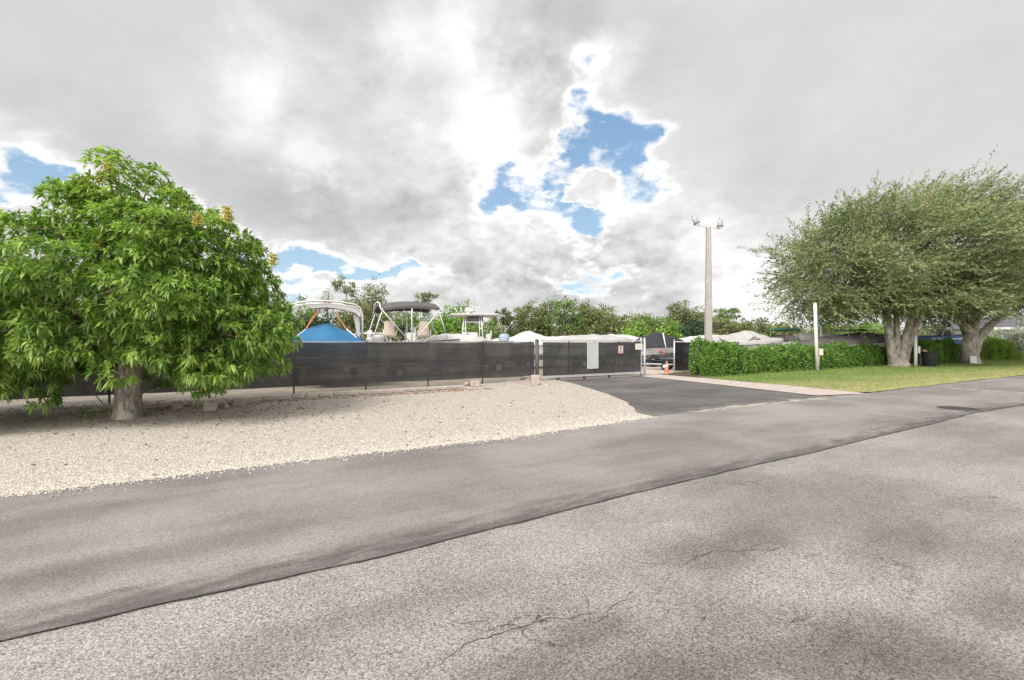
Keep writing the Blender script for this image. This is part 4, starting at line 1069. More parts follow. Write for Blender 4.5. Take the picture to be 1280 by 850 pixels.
# 3 centre console with T-top
b = boat('centre_console_boat', 595, 29.0, 184, 'white fishing boat with flat hard top, electronics box and grey outboard')
hull_obj(4.4, 2.1, .7, 1.85, M['hull_white'], b, sheer=.14); trailer_parts(b, 4.4, 2.1, two=True)
m_ = MB(); m_.box((.35, 0, 2.0), (1.0, .8, .75), bev=.10); m_.box((.60, 0, 2.45), (.05, .7, .32), rot=(0, .35, 0)); m_.build('console', M['hull_white'], b)
m_ = MB(); m_.box((.05, 0, 3.42), (2.9, 1.9, .09), bev=.04); m_.box((.05, 0, 3.36), (2.7, 1.75, .05)); m_.build('hard_top', M['cover_white'], b)
for x0, x1 in ((.85, .70), (-.45, -.30)):
    for s_ in (-1, 1):
        m_ = MB(); m_.tube([(x0, s_*.62, 1.7), (x1, s_*.58, 3.36)], .035, 8); m_.tube([(x0-.22*(1 if x0 > 0 else -1), s_*.6, 1.7), (x1-.10*(1 if x0 > 0 else -1), s_*.58, 3.36)], .026, 8)
        for z_ in (2.1, 2.6, 3.0): m_.tube([(x0+(x1-x0)*(z_-1.7)/1.66, s_*.6, z_), (x0+(x1-x0)*(z_-1.7)/1.66-.18*(1 if x0 > 0 else -1), s_*.6, z_)], .02, 6)
        m_.build('top_leg', M['alu'], b, True)
m_ = MB(); m_.box((.05, .1, 3.17), (.95, .9, .26), bev=.04); m_.build('electronics_box', M['cover_dark'], b)
m_ = MB(); m_.tube([(.75, .58, 2.98), (-.38, .58, 2.98)], .025, 6); m_.build('cross_bar', M['alu'], b)
m_ = MB(); m_.lathe([(.28, 0), (.33, .06), (.33, .14), (.24, .22), (.02, .25)], 20, Matrix.Translation((.35, 0, 3.62))); m_.box((.35, 0, 3.54), (.3, .3, .16)); m_.build('radar_dome', M['hull_white'], b, True)
for k_ in range(5):
    m_ = MB(); x_ = -1.1+k_*.12; 
    m_ = MB(); m_.tube([(1.0-.1*k_, -.6+.3*k_, 3.47), (1.3-.38*k_, -.6+.3*k_, 3.85)], .022, 6); m_.lathe([(.04, 0), (.04, .1)], 8, Matrix.Translation((1.3-.38*k_, -.6+.3*k_, 3.8))); m_.build('rod_holder', M['alu'], b, True)
m_ = MB(); m_.tube([(.1, .3, 3.45), (.1, .3, 4.35)], .022, 6); m_.tube([(.1, .3, 4.0), (.1, .3, 4.35)], .035, 6); m_.build('antenna', M['cover_grey'], b)
m_ = MB(); m_.torus((.52, .44, 2.12), .13, .05, 'y', 20, 8); m_.build('speaker', M['black_plastic'], b, True)
m_ = MB(); m_.box((-.75, 0, 2.05), (.35, .85, .5), bev=.08); m_.box((-.9, 0, 2.3), (.1, .85, .4), bev=.04); m_.build('leaning_seat', M['cover_white'], b)
m_ = MB(); m_.tube([(.4, .95, 1.95), (1.2, .85, 2.05), (1.9, .4, 2.15), (2.15, 0, 2.2), (1.9, -.4, 2.15), (1.2, -.85, 2.05), (.4, -.95, 1.95)], .02, 6); m_.build('guard_rail', M['alu'], b, True)
outboard(b, -1.7, 1.80)

# covered boats in a row behind the gate
def plain_covered(px, Y, L, B, ang, label, peak, m='cover_white', hull='hull_white', zg=1.7, seed=1, power=2.2, shape=None):
    b = boat('covered_boat', px, Y, ang, label); hull_obj(L, B, .65, zg, M[hull], b); trailer_parts(b, L, B)
    cover_obj(L, B*1.03, zg, shape or (lambda u, v: peak*(math.sin(PI*min(1, max(0, u*.9+.08)))**.8)*(1-abs(v)**power)), M[m], b, seed=seed); return b
plain_covered(665, 33, 6.0, 2.3, 16, 'long low white covered boat right of the grey outboard', .72, 'cover_white', seed=21, shape=lambda u, v: (.30+.48*math.exp(-((u-.45)/.16)**2))*(1-abs(v)**1.6))
b = plain_covered(735, 34, 6.4, 2.3, 10, 'pale boat with scuffed grey stripe behind the tall notice panel', .55, 'cover_grey', seed=25)
b = plain_covered(768, 38, 4.7, 2.3, 8, 'white topped boat just left of the grey latch posts', .6, 'cover_white', seed=31)
m_ = MB(); m_.tube([(-1.2, .4, 2.2), (-1.0, .4, 2.52), (.4, .4, 2.60), (1.0, .4, 2.35)], .03, 6); m_.build('guard_rail', M['black_plastic'], b, True)
# black covered boat in the opening
b = boat('covered_boat', 825, 35.5, 6, 'white boat with black peaked cover seen through the gate opening')
hull_obj(3.8, 2.2, .7, 1.45, M['hull_white'], b); trailer_parts(b, 3.8, 2.3, z=.62, wr=.40, wx=-.95)
cover_obj(3.8, 2.26, 1.46, lambda u, v: (.20+.82*max(0, 1-abs(u-.42)/.55)**.8)*(1-abs(v)**2), M['cover_black'], b, seed=41, skirt=.08)
m_ = MB(); m_.tube([(-.05, -1.25, 1.2), (-.25, -1.1, 2.45)], .045, 8); m_.build('prop_pole', M['alu'], b, True)
m_ = MB(); m_.box((-.3, -1.13, 1.20), (3.0, .02, .03)); m_.box((-.3, -1.11, 1.05), (2.8, .02, .02)); m_.build('hull_stripe', M['cover_dark'], b)
m_ = MB(); m_.box((-.45, -1.18, 1.12), (.26, .08, .10), bev=.02); m_.box((-.2, -1.18, 1.02), (.2, .06, .05)); m_.build('tail_light', M['red'], b)
m_ = MB(); m_.box((.35, -1.17, .98), (.9, .05, .06)); m_.tube([(-.6, -1.2, .9), (.9, -1.2, .86)], .03, 6); m_.build('winch_arm', M['black_plastic'], b, True)
# low trailer with covered watercraft in front of it
b = boat('watercraft_trailer', 828, 31.2, 150, 'low trailer with red light board carrying a dark watercraft', 'trailer')
m_ = MB()
for s_ in (-1, 1): m_.tube([(-1.4, s_*.5, .38), (.6, s_*.5, .38), (1.6, 0, .35)], .04, 6)
m_.tube([(-1.3, -.6, .38), (-1.3, .6, .38)], .035, 6); m_.tube([(-.3, -.65, .33), (-.3, .65, .33)], .035, 6); m_.build('trailer_frame', M['steel'], b, True)
for s_ in (-1, 1):
    w = MB(); w.torus((0, 0, 0), .17, .075, 'y', 24, 8); wo = w.build('wheel', M['rubber'], b, True); wo.location = (-.3, s_*.72, .25)
    rr_ = MB(); rr_.lathe([(.12, -.05), (.12, .05), (.04, .07), (.001, .07)], 18, Matrix.Rotation(PI/2, 4, 'X')); rr_.build('rim', M['rim'], wo, True)
m_ = MB(); m_.box((-1.45, .1, .52), (.05, .42, .16), bev=.01); m_.build('light_board', M['red'], b); m_ = MB(); m_.box((-1.45, .1, .36), (.04, .36, .13), bev=.01); m_.build('plate', M['sign_white'], b)
o = hull_obj(2.4, .9, .38, .60, M['black_plastic'], b, name='watercraft_hull', sheer=.08); m_ = MB(); m_.box((-.3, 0, .66), (1.1, .36, .14), bev=.05); m_.box((.35, 0, .72), (.3, .4, .2), rot=(0, .4, 0), bev=.04); m_.tube([(.35, -.3, .84), (.35, .3, .84)], .025, 6); m_.build('watercraft_seat', M['cover_black'], b, True)

# right of the opening
b = plain_covered(895, 38, 6.0, 2.3, 4, 'pale boat with broken dark stripe left of the concrete light pole', .32, 'cover_white', zg=1.95, seed=51)
m_ = MB(); x_ = -2.3
for w_ in (.10, .22, .08, .25, .14, .26): m_.box((x_, -1.19, 2.02), (w_, .02, .15)); x_ += w_+.06
m_.build('hull_stripe', M['cover_black'], b)
b = plain_covered(928, 33.6, 6.4, 2.5, 10, 'large boat under bulging weathered grey tarp behind the hedge', 1.0, 'cover_grey', seed=61, zg=1.75, shape=lambda u, v: (.12+(.62*math.exp(-((u-.55)/.20)**2)+.30*math.exp(-((u-.25)/.15)**2)))*(1-abs(v)**1.5))
m_ = MB()
for (x_, z_, w_) in ((-.3, 1.93, .6), (.25, 1.98, .5), (.1, 2.12, .35)): m_.box((x_, -1.24+ (z_-1.75)*.2, z_), (w_, .05, .07), rot=(0, rnd.uniform(-.5, .5), 0))
m_.build('tarp_tear', M['cover_dark'], b)
b = boat('canopy_boat', 980, 36, 8, 'white boat with dark green oval canopy beside the grey tarp')
hull_obj(5, 2.2, .7, 1.85, M['hull_white'], b); trailer_parts(b, 5, 2.2)
rows = [[(-1.0+2.0*i_/10, .8-1.6*j_/8, 2.68+.20*math.sin(PI*i_/10)**.5*math.cos((j_/8-.5)*PI)**.5) for j_ in range(9)] for i_ in range(11)]
m_ = MB(); m_.grid(rows); m_.grid([[(x_, y_, 2.64) for x_, y_, z_ in r_] for r_ in rows]); m_.build('canopy', M['canvas_green'], b, True)
for x0, x1 in ((-.6, -.45), (.7, .5)):
    for s_ in (-1, 1): m_ = MB(); m_.tube([(x0, s_*.7, 1.8), (x1, s_*.7, 2.66)], .028, 6); m_.build('canopy_leg', M['black_plastic'], b, True)
m_ = MB(); m_.box((0, 0, 2.1), (1.0, 1.2, .45), bev=.1); m_.build('console', M['cover_dark'], b)
plain_covered(1020, 38, 6.6, 2.4, 12, 'low boat with smooth white cover beside the white utility post', .5, 'cover_white', zg=1.95, seed=71)
b = plain_covered(1040, 34.8, 4.6, 2.1, 12, 'low boat under crumpled dark purple-grey tarp behind the hedge', .42, 'cover_dark', zg=1.72, seed=75)
b = plain_covered(1078, 37.5, 5.6, 2.4, 12, 'wide boat under brownish tarp with a flat black top above', .62, 'cover_dark', zg=1.85, seed=81)
m_ = MB(); rows = [[(-2.2+2.0*i_/10, .8-1.6*j_/6, 2.66+.13*math.sin(PI*i_/10)**.6) for j_ in range(7)] for i_ in range(11)]; m_.grid(rows); m_.grid([[(x_, y_, 2.62) for x_, y_, z_ in r_] for r_ in rows]); m_.build('sun_top', M['cover_black'], b, True)
for s_ in (-1, 1): m_ = MB(); m_.tube([(-1.9, s_*.6, 1.85), (-1.9, s_*.6, 2.66)], .025, 6); m_.tube([(-.5, s_*.6, 1.85), (-.5, s_*.6, 2.66)], .025, 6); m_.build('top_leg', M['alu'], b)
b = boat('small_boat', 1101, 39.5, 20, 'small boat with slanting white tubes half hidden by the forked tree'); hull_obj(3.8, 1.8, .7, 1.85, M['hull_white'], b); trailer_parts(b, 3.8, 1.8)
m_ = MB(); m_.tube([(-1.3, -.8, 1.8), (-.6, -.8, 2.5), (.9, -.8, 2.55)], .05, 8); m_.tube([(-.2, -.8, 1.8), (.5, -.8, 2.5)], .04, 8); m_.build('folded_frame', M['alu'], b, True)
m_ = MB(); m_.box((.1, 0, 2.05), (1.6, 1.2, .35), bev=.1); m_.build('canvas_bundle', M['cover_black'], b)
b = boat('deck_boat', 1172, 45, 10, 'bright blue boat with bent white tubes beyond the hedge, right of the forked tree')
hull_obj(6.4, 2.3, .8, 2.35, M['hull_blue'], b); trailer_parts(b, 6, 2.3)
m_ = MB()
for x0, x1, z_ in ((-2, -1.2, 3.3), (-.8, -.1, 3.7), (.6, .2, 3.6), (1.6, 1.2, 3.4)): m_.tube([(x0, -1, 2.3), (x1, -1, z_), (x1, 1, z_), (x0, 1, 2.3)], .045, 6)
m_.build('folded_frame', M['alu'], b, True)
m_ = MB(); m_.box((-.2, -.4, 2.7), (.5, .5, .7), bev=.1); m_.box((1.1, .2, 2.65), (.8, .6, .6), bev=.1); m_.build('console', M['cover_dark'], b)
m_ = MB(); m_.box((.2, -.6, 3.5), (.9, .5, .4), rot=(0, .4, 0), bev=.1); m_.build('blue_canvas_bundle', M['canvas_blue'], b, True)
m_ = MB(); m_.box((-.4, -1.17, 2.1), (3.6, .03, .12)); m_.build('hull_stripe', M['rim'], b)

# ------------------------------------------------------------ house
hc = at(1262, 60); hs = empty('house', (hc.x+3.5, hc.y, 0), math.radians(-14), label='white bungalow with blue shutters and dark porch at the far right', cat='house')
m_ = MB(); m_.box((-3.0, 0, 1.75), (7.4, 8, 3.5)); m_.box((6.5, 2.0, 1.75), (11.4, 7.9, 3.5)); m_.build('wall', M['wall_white'], hs)
m_ = MB(); m_.add([(-7.2, -4.5, 3.5), (12.8, -4.5, 3.5), (12.8, 6.6, 3.5), (-7.2, 6.6, 3.5), (-3.5, 1, 5.4), (9, 1, 5.4)], [(0, 1, 5, 4), (1, 2, 5), (2, 3, 4, 5), (3, 0, 4), (0, 3, 2, 1)]); m_.build('roof', M['shingle'], hs)
m_ = MB(); m_.box((2.8, -4.62, 3.42), (20.2, .1, .3)); m_.build('fascia', M['wall_white'], hs)
for x_ in (-5.6, -2.9):
    m_ = MB(); m_.box((x_, -4.03, 1.75), (1.0, .05, 1.5)); w = m_.build('window', M['glass'], hs); m_ = MB()
    for (a_, c_, d_, e_) in ((x_, 2.53, 1.14, .07), (x_, .97, 1.14, .07), (x_, 1.75, 1.0, .04)): m_.box((a_, -4.07, c_), (d_, .06, e_))
    for s_ in (-1, 1): m_.box((x_+s_*.54, -4.07, 1.75), (.07, .06, 1.5))
    m_.build('frame', M['alu'], w)
    for s_ in (-1, 1): m_ = MB(); m_.box((x_+s_*.80, -4.04, 1.75), (.38, .05, 1.55)); m_.build('shutter', M['shutter'], hs)
m_ = MB(); m_.box((3.6, -2.04, 1.5), (5.4, .05, 2.9)); m_.build('porch_opening', M['cover_black'], hs)  # flat black panel stands for the shade inside the porch opening
for x_ in (.9, 6.4): m_ = MB(); m_.box((x_, -4.3, 1.7), (.22, .22, 3.35)); m_.build('porch_column', M['wall_white'], hs)
# ------------------------------------------------------------ foliage tools
def shell_pts(ells, n, lo=.82, hi=1.0, reject=.80, zmin=-9, bump=.12, seed=0):
    """points near the skin of a union of ellipsoids with outward normals; ells = [(cx,cy,cz,rx,ry,rz)]"""
    E = np.array(ells, float); area = (E[:, 3]*E[:, 4]*E[:, 5])**(2/3); pr = area/area.sum()
    out, nor = [], []
    tot = 0
    while tot < n:
        m = n*2; k = R.choice(len(E), m, p=pr); d = nrm(R.normal(size=(m, 3)))
        r = R.uniform(lo**3, hi**3, m)**(1/3)
        lump = 1+bump*np.sin(d[:, 0]*5.1+k*2+seed)*np.sin(d[:, 1]*4.3+seed*2)+bump*np.sin(d[:, 2]*6.7+d[:, 0]*3+k)
        P = E[k, :3]+d*E[k, 3:]*(r*lump)[:, None]; N_ = nrm(d/E[k, 3:])
        ok = P[:, 2] > zmin
        for j in range(len(E)):
            q = np.linalg.norm((P-E[j, :3])/E[j, 3:], axis=1); ok &= (q > reject*lo/.82) | (k == j)
        P, N_ = P[ok], N_[ok]; out.append(P); nor.append(N_); tot += len(P)
    return np.concatenate(out)[:n], np.concatenate(nor)[:n]
def limb(mb, p0, p1, r0, r1, sag=.1, n=6, sd=0):
    p0, p1 = Vector(p0), Vector(p1); L = (p1-p0).length; pts = []
    for i in range(n+1):
        k = i/n; p = p0.lerp(p1, k); p.z += sag*L*math.sin(PI*k)
        w = math.sin(PI*k)*L*.06; p += Vector((pnoise(Vector((sd, k*3, 1))), pnoise(Vector((sd, k*3, 5))), pnoise(Vector((sd, k*3, 9)))))*w; pts.append(p)
    mb.tube(pts, [r0+(r1-r0)*(i/n)**.8 for i in range(n+1)], 7, jit=.12, sd=sd)

# ------------------------------------------------------------ mango tree
mt = empty('mango_tree', (-9.0, 11.25, 0), 0, label='big dense bright green tree with drooping leaves on the white gravel', cat='tree')
tb = MB(); tb.tube([(0, 0, -.08), (0, 0, .06), (.0, 0, .3), (.01, 0, .75), (.05, 0, 1.15), (.08, .03, 1.55)], [.32, .28, .255, .24, .23, .22], 28, jit=.16)
tk = tb.build('trunk', M['bark_grey'], mt, True)
sb = MB()
for i in range(46):     # scars and knots
    a_ = rnd.uniform(0, 2*PI); z_ = rnd.uniform(.12, 1.25); r_ = .25-.025*z_; s_ = rnd.uniform(.015, .034)
    sb.torus((math.cos(a_)*r_, math.sin(a_)*r_, z_), s_, s_*.5, 'z' if False else ('y' if abs(math.sin(a_)) > .7 else 'x'), 10, 5)
sb.build('knots', M['bark_brown'], tk, True)
mango = [(.25, .1, 2.85, 2.75, 2.6, 2.0), (-.15, .1, 4.25, 1.05, 1.3, 1.55), (-2.8, -.2, 2.2, 2.2, 2.0, 1.25), (-2.2, -1.7, 1.4, 1.7, 1.2, 1.15), (2.15, -.1, 1.9, 1.25, 1.6, 1.0), (1.3, .2, 3.8, 1.35, 1.5, 1.0), (-4.4, .2, 2.3, 1.5, 1.6, 1.3)]
bc, bn_ = shell_pts(mango, 700, .80, .99, .84, .50, .13, 3)
def trunk_clear(P):   # keep the lower trunk in view
    ang_ = (P[:, 0] > -.62) & (P[:, 0] < .72) & (P[:, 1] < .9) & (P[:, 2] < 1.42-.1*0)
    return ~ang_
lowok = (bc[:, 2] > .95) | (bc[:, 0] < -1.0) | (bc[:, 0] > 1.6)
bc, bn_ = bc[lowok & trunk_clear(bc)], bn_[lowok & trunk_clear(bc)]
# boughs -> rosettes on each bough's outer half
rp, rd = [], []
for c_, n_ in zip(bc, bn_):
    m = R.randint(9, 15); d = nrm(R.normal(size=(m, 3))+n_*1.15+np.array([0, 0, .35])); rad = R.uniform(.24, .42)
    rp.append(c_+d*rad*np.array([1.15, 1.15, .62])); rd.append(nrm(d+n_*.4+np.array([0, 0, .15])))
ic, in_ = shell_pts(mango, 4200, .40, .84, .3, .7, .05, 5); rp.append(ic); rd.append(in_)
rp, rd = np.concatenate(rp), np.concatenate(rd); ok = trunk_clear(rp) & (rp[:, 2] > .28); rp, rd = rp[ok], rd[ok]
nl = 13; n = len(rp)
P = np.repeat(rp, nl, 0); Ax = np.repeat(rd, nl, 0)
rr_ = R.normal(size=P.shape); rr_ = nrm(rr_-Ax*np.sum(rr_*Ax, 1, keepdims=True))
el_ = np.repeat(np.tile(np.linspace(.45, 1.55, nl), 1)[None], n, 0).ravel()
Dm = nrm(Ax*np.cos(el_)[:, None]+rr_*np.sin(el_)[:, None]+np.array([[0, 0, .05]]))
Ln = R.uniform(.11, .21, len(P))
V, Fc = longleaf(P+Ax*R.uniform(-.05, .06, (len(P), 1)), Dm, Ln, Ln*R.uniform(.125, .17, len(P)), R.uniform(.15, .6, len(P)))
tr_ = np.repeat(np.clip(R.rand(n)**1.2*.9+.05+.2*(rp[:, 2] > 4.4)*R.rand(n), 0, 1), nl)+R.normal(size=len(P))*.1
cr = np_mesh('crown', V, Fc, M['leaf_mango'], np.repeat(np.clip(tr_, 0, 1), 4), mt)
lb = MB(); tip = Vector((.08, .03, 1.5))
fork = [Vector((-1.0, -.3, 2.1)), Vector((1.1, .1, 2.2)), Vector((.1, .3, 2.8)), Vector((-.3, -.9, 2.2)), Vector((.5, .9, 2.3)), Vector((0, 0, 3.6))]
for i, f_ in enumerate(fork[:5]): limb(lb, (.06, .02, 1.3), f_, .14, .08, .08, 5, i)
limb(lb, fork[2], fork[5], .08, .05, 0, 5, 8)
for i in range(170):
    c_ = Vector(bc[i % len(bc)]); f_ = min(fork, key=lambda q: (q-c_).length); limb(lb, f_, c_, .035, .010, .06, 5, i)
lb.build('branches', M['bark_brown'], mt, True)
# flower panicles
for (px, py, sz) in ((137, 213, 1.0), (106, 228, .55), (247, 274, .6), (284, 266, .8), (341, 325, .6), (122, 303, .45), (125, 222, .6)):
    p_ = at(px, 10.35, py)-Vector((-9, 11.25, 0)); sz *= .62; m = int(420*sz)+60
    q = R.normal(size=(m, 3)).clip(-1.6, 1.6)*np.array([.06, .06, .13])*sz**.5; q[:, :2] *= (1.25-np.clip(q[:, 2:3]*2.5, -.3, .9))
    V, Fc = diamond(q, R.normal(size=(m, 3))+np.array([0, 0, -.5]), .065, .016); o = np_mesh('flower_cluster', V, Fc, M['blossom'], R.rand(len(Fc)), mt); o.location = p_
# low shoots by the trunk
sh = MB(); P0 = []; 
for (x_, y_, z_) in ((-.42, -.15, .05), (-.75, -.25, .02), (-.95, -.1, .02)): P0 += [(x_+rnd.uniform(-.15, .15), y_, z_+.05+rnd.random()*.2) for _ in range(5)]
P0 = np.repeat(np.array(P0), 5, 0); V, Fc = longleaf(P0, R.normal(size=P0.shape)+np.array([0, 0, .5]), R.uniform(.08, .16, len(P0)), R.uniform(.012, .02, len(P0)), R.uniform(.2, .7, len(P0)))
np_mesh('shoots', V, Fc, M['leaf_mango'], R.rand(len(Fc))*.6, mt)
tb = MB(); tb.tube([(-.30, -.1, .06), (-.42, -.12, .3), (-.62, -.15, .55)], [.02, .015, .01], 6); tb.build('twig', M['bark_brown'], mt); tb = MB(); tb.tube([(.28, -.1, .5), (.45, -.1, .62), (.8, -.1, .72)], [.02, .015, .008], 6); tb.build('twig', M['bark_brown'], mt)

# ------------------------------------------------------------ windblown olive-green trees on the lawn
def windy_tree(name, base, label, stems, ells, nsp, hollow_fn=None, sd=0):
    root = empty(name, (base[0], base[1], .03), 0, label=label, cat='tree')
    tb = MB()
    for (pts, rad) in stems: tb.tube(pts, rad, 16, jit=.22, sd=sd+len(tb.v))
    tb.build('trunk', M['bark_grey'], root, True)
    nc = nsp//24; C0, N0 = shell_pts(ells, nc, .62, 1.0, .5, 1.5, .10, sd)
    if hollow_fn is not None: kk = hollow_fn(C0); C0, N0 = C0[kk], N0[kk]
    nc = len(C0); ci = R.randint(0, nc, int(nsp*.86)); ctint = R.rand(nc)
    P = C0[ci]+R.normal(size=(len(ci), 3))*np.array([.75, .7, .34]); N_ = N0[ci]; tcl = ctint[ci]
    P2, N2 = shell_pts(ells, nsp-len(ci), .45, .95, .42, 1.5, .10, sd+2); P = np.concatenate([P, P2]); N_ = np.concatenate([N_, N2]); tcl = np.concatenate([tcl, R.rand(len(P2))*.5])
    if hollow_fn is not None:
        k = hollow_fn(P); P, N_, tcl = P[k], N_[k], tcl[k]
    n = len(P); nl = 24
    wind = np.array([[.97, .1, .24]])
    droop = np.clip(-(N_[:, 0:1]), 0, 1)
    Dr = nrm(N_*np.array([[.55, .55, .5]])+wind*(1-.75*droop)*.8+np.array([[-.35, 0, -.15]])*droop+R.normal(size=(n, 3))*.28)
    Lt = R.uniform(.8, 1.8, n)
    t = np.tile(np.linspace(.02, 1, nl), n); Pr = np.repeat(P, nl, 0); Dd = np.repeat(Dr, nl, 0); Lr = np.repeat(Lt, nl)
    bend = np.repeat(R.uniform(-.18, .14, n), nl)[:, None]
    q = Pr+Dd*(t*Lr)[:, None]+np.array([[.1, 0, 1]])*bend*(t**2*Lr)[:, None]+R.normal(size=Pr.shape)*.045
    side = nrm(R.normal(size=Pr.shape)); ld = nrm(Dd*1.1+side*.6)
    V, Fc = diamond(q, ld, R.uniform(.13, .24, len(q)), R.uniform(.026, .045, len(q)))
    tn = np.repeat(np.clip(R.rand(n)*.5+tcl*.35+.02, 0, 1), nl)+R.normal(size=len(q))*.1
    brown = np.repeat(R.rand(n) < .02, nl); tn = np.where(brown, 1.0, np.clip(tn, 0, .92))
    np_mesh('crown', V, Fc, M['leaf_oak'], tn, root)
    # limbs and twigs
    lb = MB(); tops = [Vector(s_[0][-1]) for s_ in stems]
    C2, _ = shell_pts(ells, 60, .45, .7, .3, 3.5, .05, sd+1)
    mids = []
    for i, c_ in enumerate(C2):
        c_ = Vector(c_); f_ = min(tops, key=lambda q_: (q_-c_).length); limb(lb, f_, c_, .12, .03, .04, 6, i); mids.append(c_)
    idx = R.choice(n, 180, False)
    for i in idx:
        c_ = Vector(P[i]); f_ = min(mids, key=lambda q_: (q_-c_).length); limb(lb, f_, c_, .035, .012, .02, 4, int(i))
    lb.build('branches', M['bark_brown'], root, True)
    return root
def keep_gap(P):      # open sky beneath the left boughs, clear view of the stems
    low = (P[:, 2] < 4.0+1.0*np.sin(P[:, 0]*1.7)) & (P[:, 0] < 3.0) & (P[:, 0] > -8)
    return ~((P[:, 2] < 4.3) & (P[:, 0] > -1.4) & (P[:, 0] < 2.2) & (P[:, 1] < 2)) & ~(low & (P[:, 2] < 3.4))
t1 = gp(1121.5, 458.3)
windy_tree('spreading_tree', t1, 'huge windswept tree forking into four stems beside the white posts',
    [([(-.28, 0, -.1), (-.30, 0, .5), (-.55, 0, 2.0), (-.85, 0, 4.3), (-1.6, .2, 6.2), (-3.6, .2, 7.6)], [.42, .32, .27, .25, .2, .12]),
     ([(.0, .1, -.1), (.0, .1, .5), (.05, .1, 2.2), (.12, .2, 4.5), (-.3, .5, 7.5), (-.6, .5, 9.8)], [.42, .34, .19, .18, .15, .1]),
     ([(.15, -.1, -.1), (.2, -.1, .5), (.6, -.1, 2.4), (1.15, -.2, 4.4), (1.6, -1.0, 7.0), (2.0, -1.2, 9.2)], [.46, .34, .20, .18, .15, .1]),
     ([(.3, 0, -.1), (.38, 0, .45), (.95, 0, 2.1), (2.0, 0, 4.4), (4.0, .3, 7.0), (5.6, .3, 8.5)], [.46, .36, .26, .24, .18, .12]),
     ([(0, -.05, -.12), (0, -.05, .12), (0, 0, .6)], [.85, .66, .45])],
    [(-.5, 0, 7.9, 6.5, 6.0, 4.5), (-5.0, 0, 6.8, 3.2, 4.0, 3.3), (3.5, 0, 8.4, 6.0, 5.5, 4.3), (1.5, -2.0, 5.6, 3.6, 2.8, 1.7), (-6.5, -.2, 5.2, 2.1, 2.6, 1.6), (-4.0, -1, 5.6, 3.0, 3, 1.6)], 8200, keep_gap, 3)
t2 = gp(1212, 455.0)
def gap2(P): return ~((P[:, 0] > 1.2) & (P[:, 2] < 5.4-.1*P[:, 0])) & ~((P[:, 2] < 2.5) & (P[:, 0] > -.8)) & (P[:, 2] > 1.9)
windy_tree('leaning_tree', t2, 'second windswept tree with thick trunk leaning right, by a small white sign',
    [([(-.05, 0, -.1), (-.1, 0, .6), (-.05, 0, 1.6), (.15, 0, 2.35), (.3, .1, 2.7)], [.60, .46, .44, .46, .32]),
     ([(.35, 0, -.1), (.35, 0, .8), (.75, 0, 2.0), (1.6, 0, 3.1), (2.7, 0, 3.9), (4.2, .1, 4.6), (6.5, .2, 5.8)], [.45, .34, .28, .26, .24, .2, .12]),
     ([(.1, .1, 2.3), (-.6, .4, 4.4), (-.9, .6, 7.0), (-.4, .6, 9.5)], [.42, .30, .22, .12]),
     ([(.3, .1, 2.3), (1.4, .8, 5.0), (2.6, 1.0, 8.0), (3.4, 1.0, 10.5)], [.34, .26, .18, .10]),
     ([(.1, 0, -.12), (.1, 0, .12), (.1, 0, .5)], [.85, .66, .45])],
    [(2.4, 0, 7.9, 7.0, 6.0, 4.7), (-2.6, -.3, 5.9, 3.6, 3.0, 2.6), (8.4, -1, 8.1, 6.4, 5.5, 4.6), (3.0, -2.2, 6.6, 5.0, 3.0, 2.0), (11.0, 0, 8.0, 5, 4, 2.6)], 8200, gap2, 7)

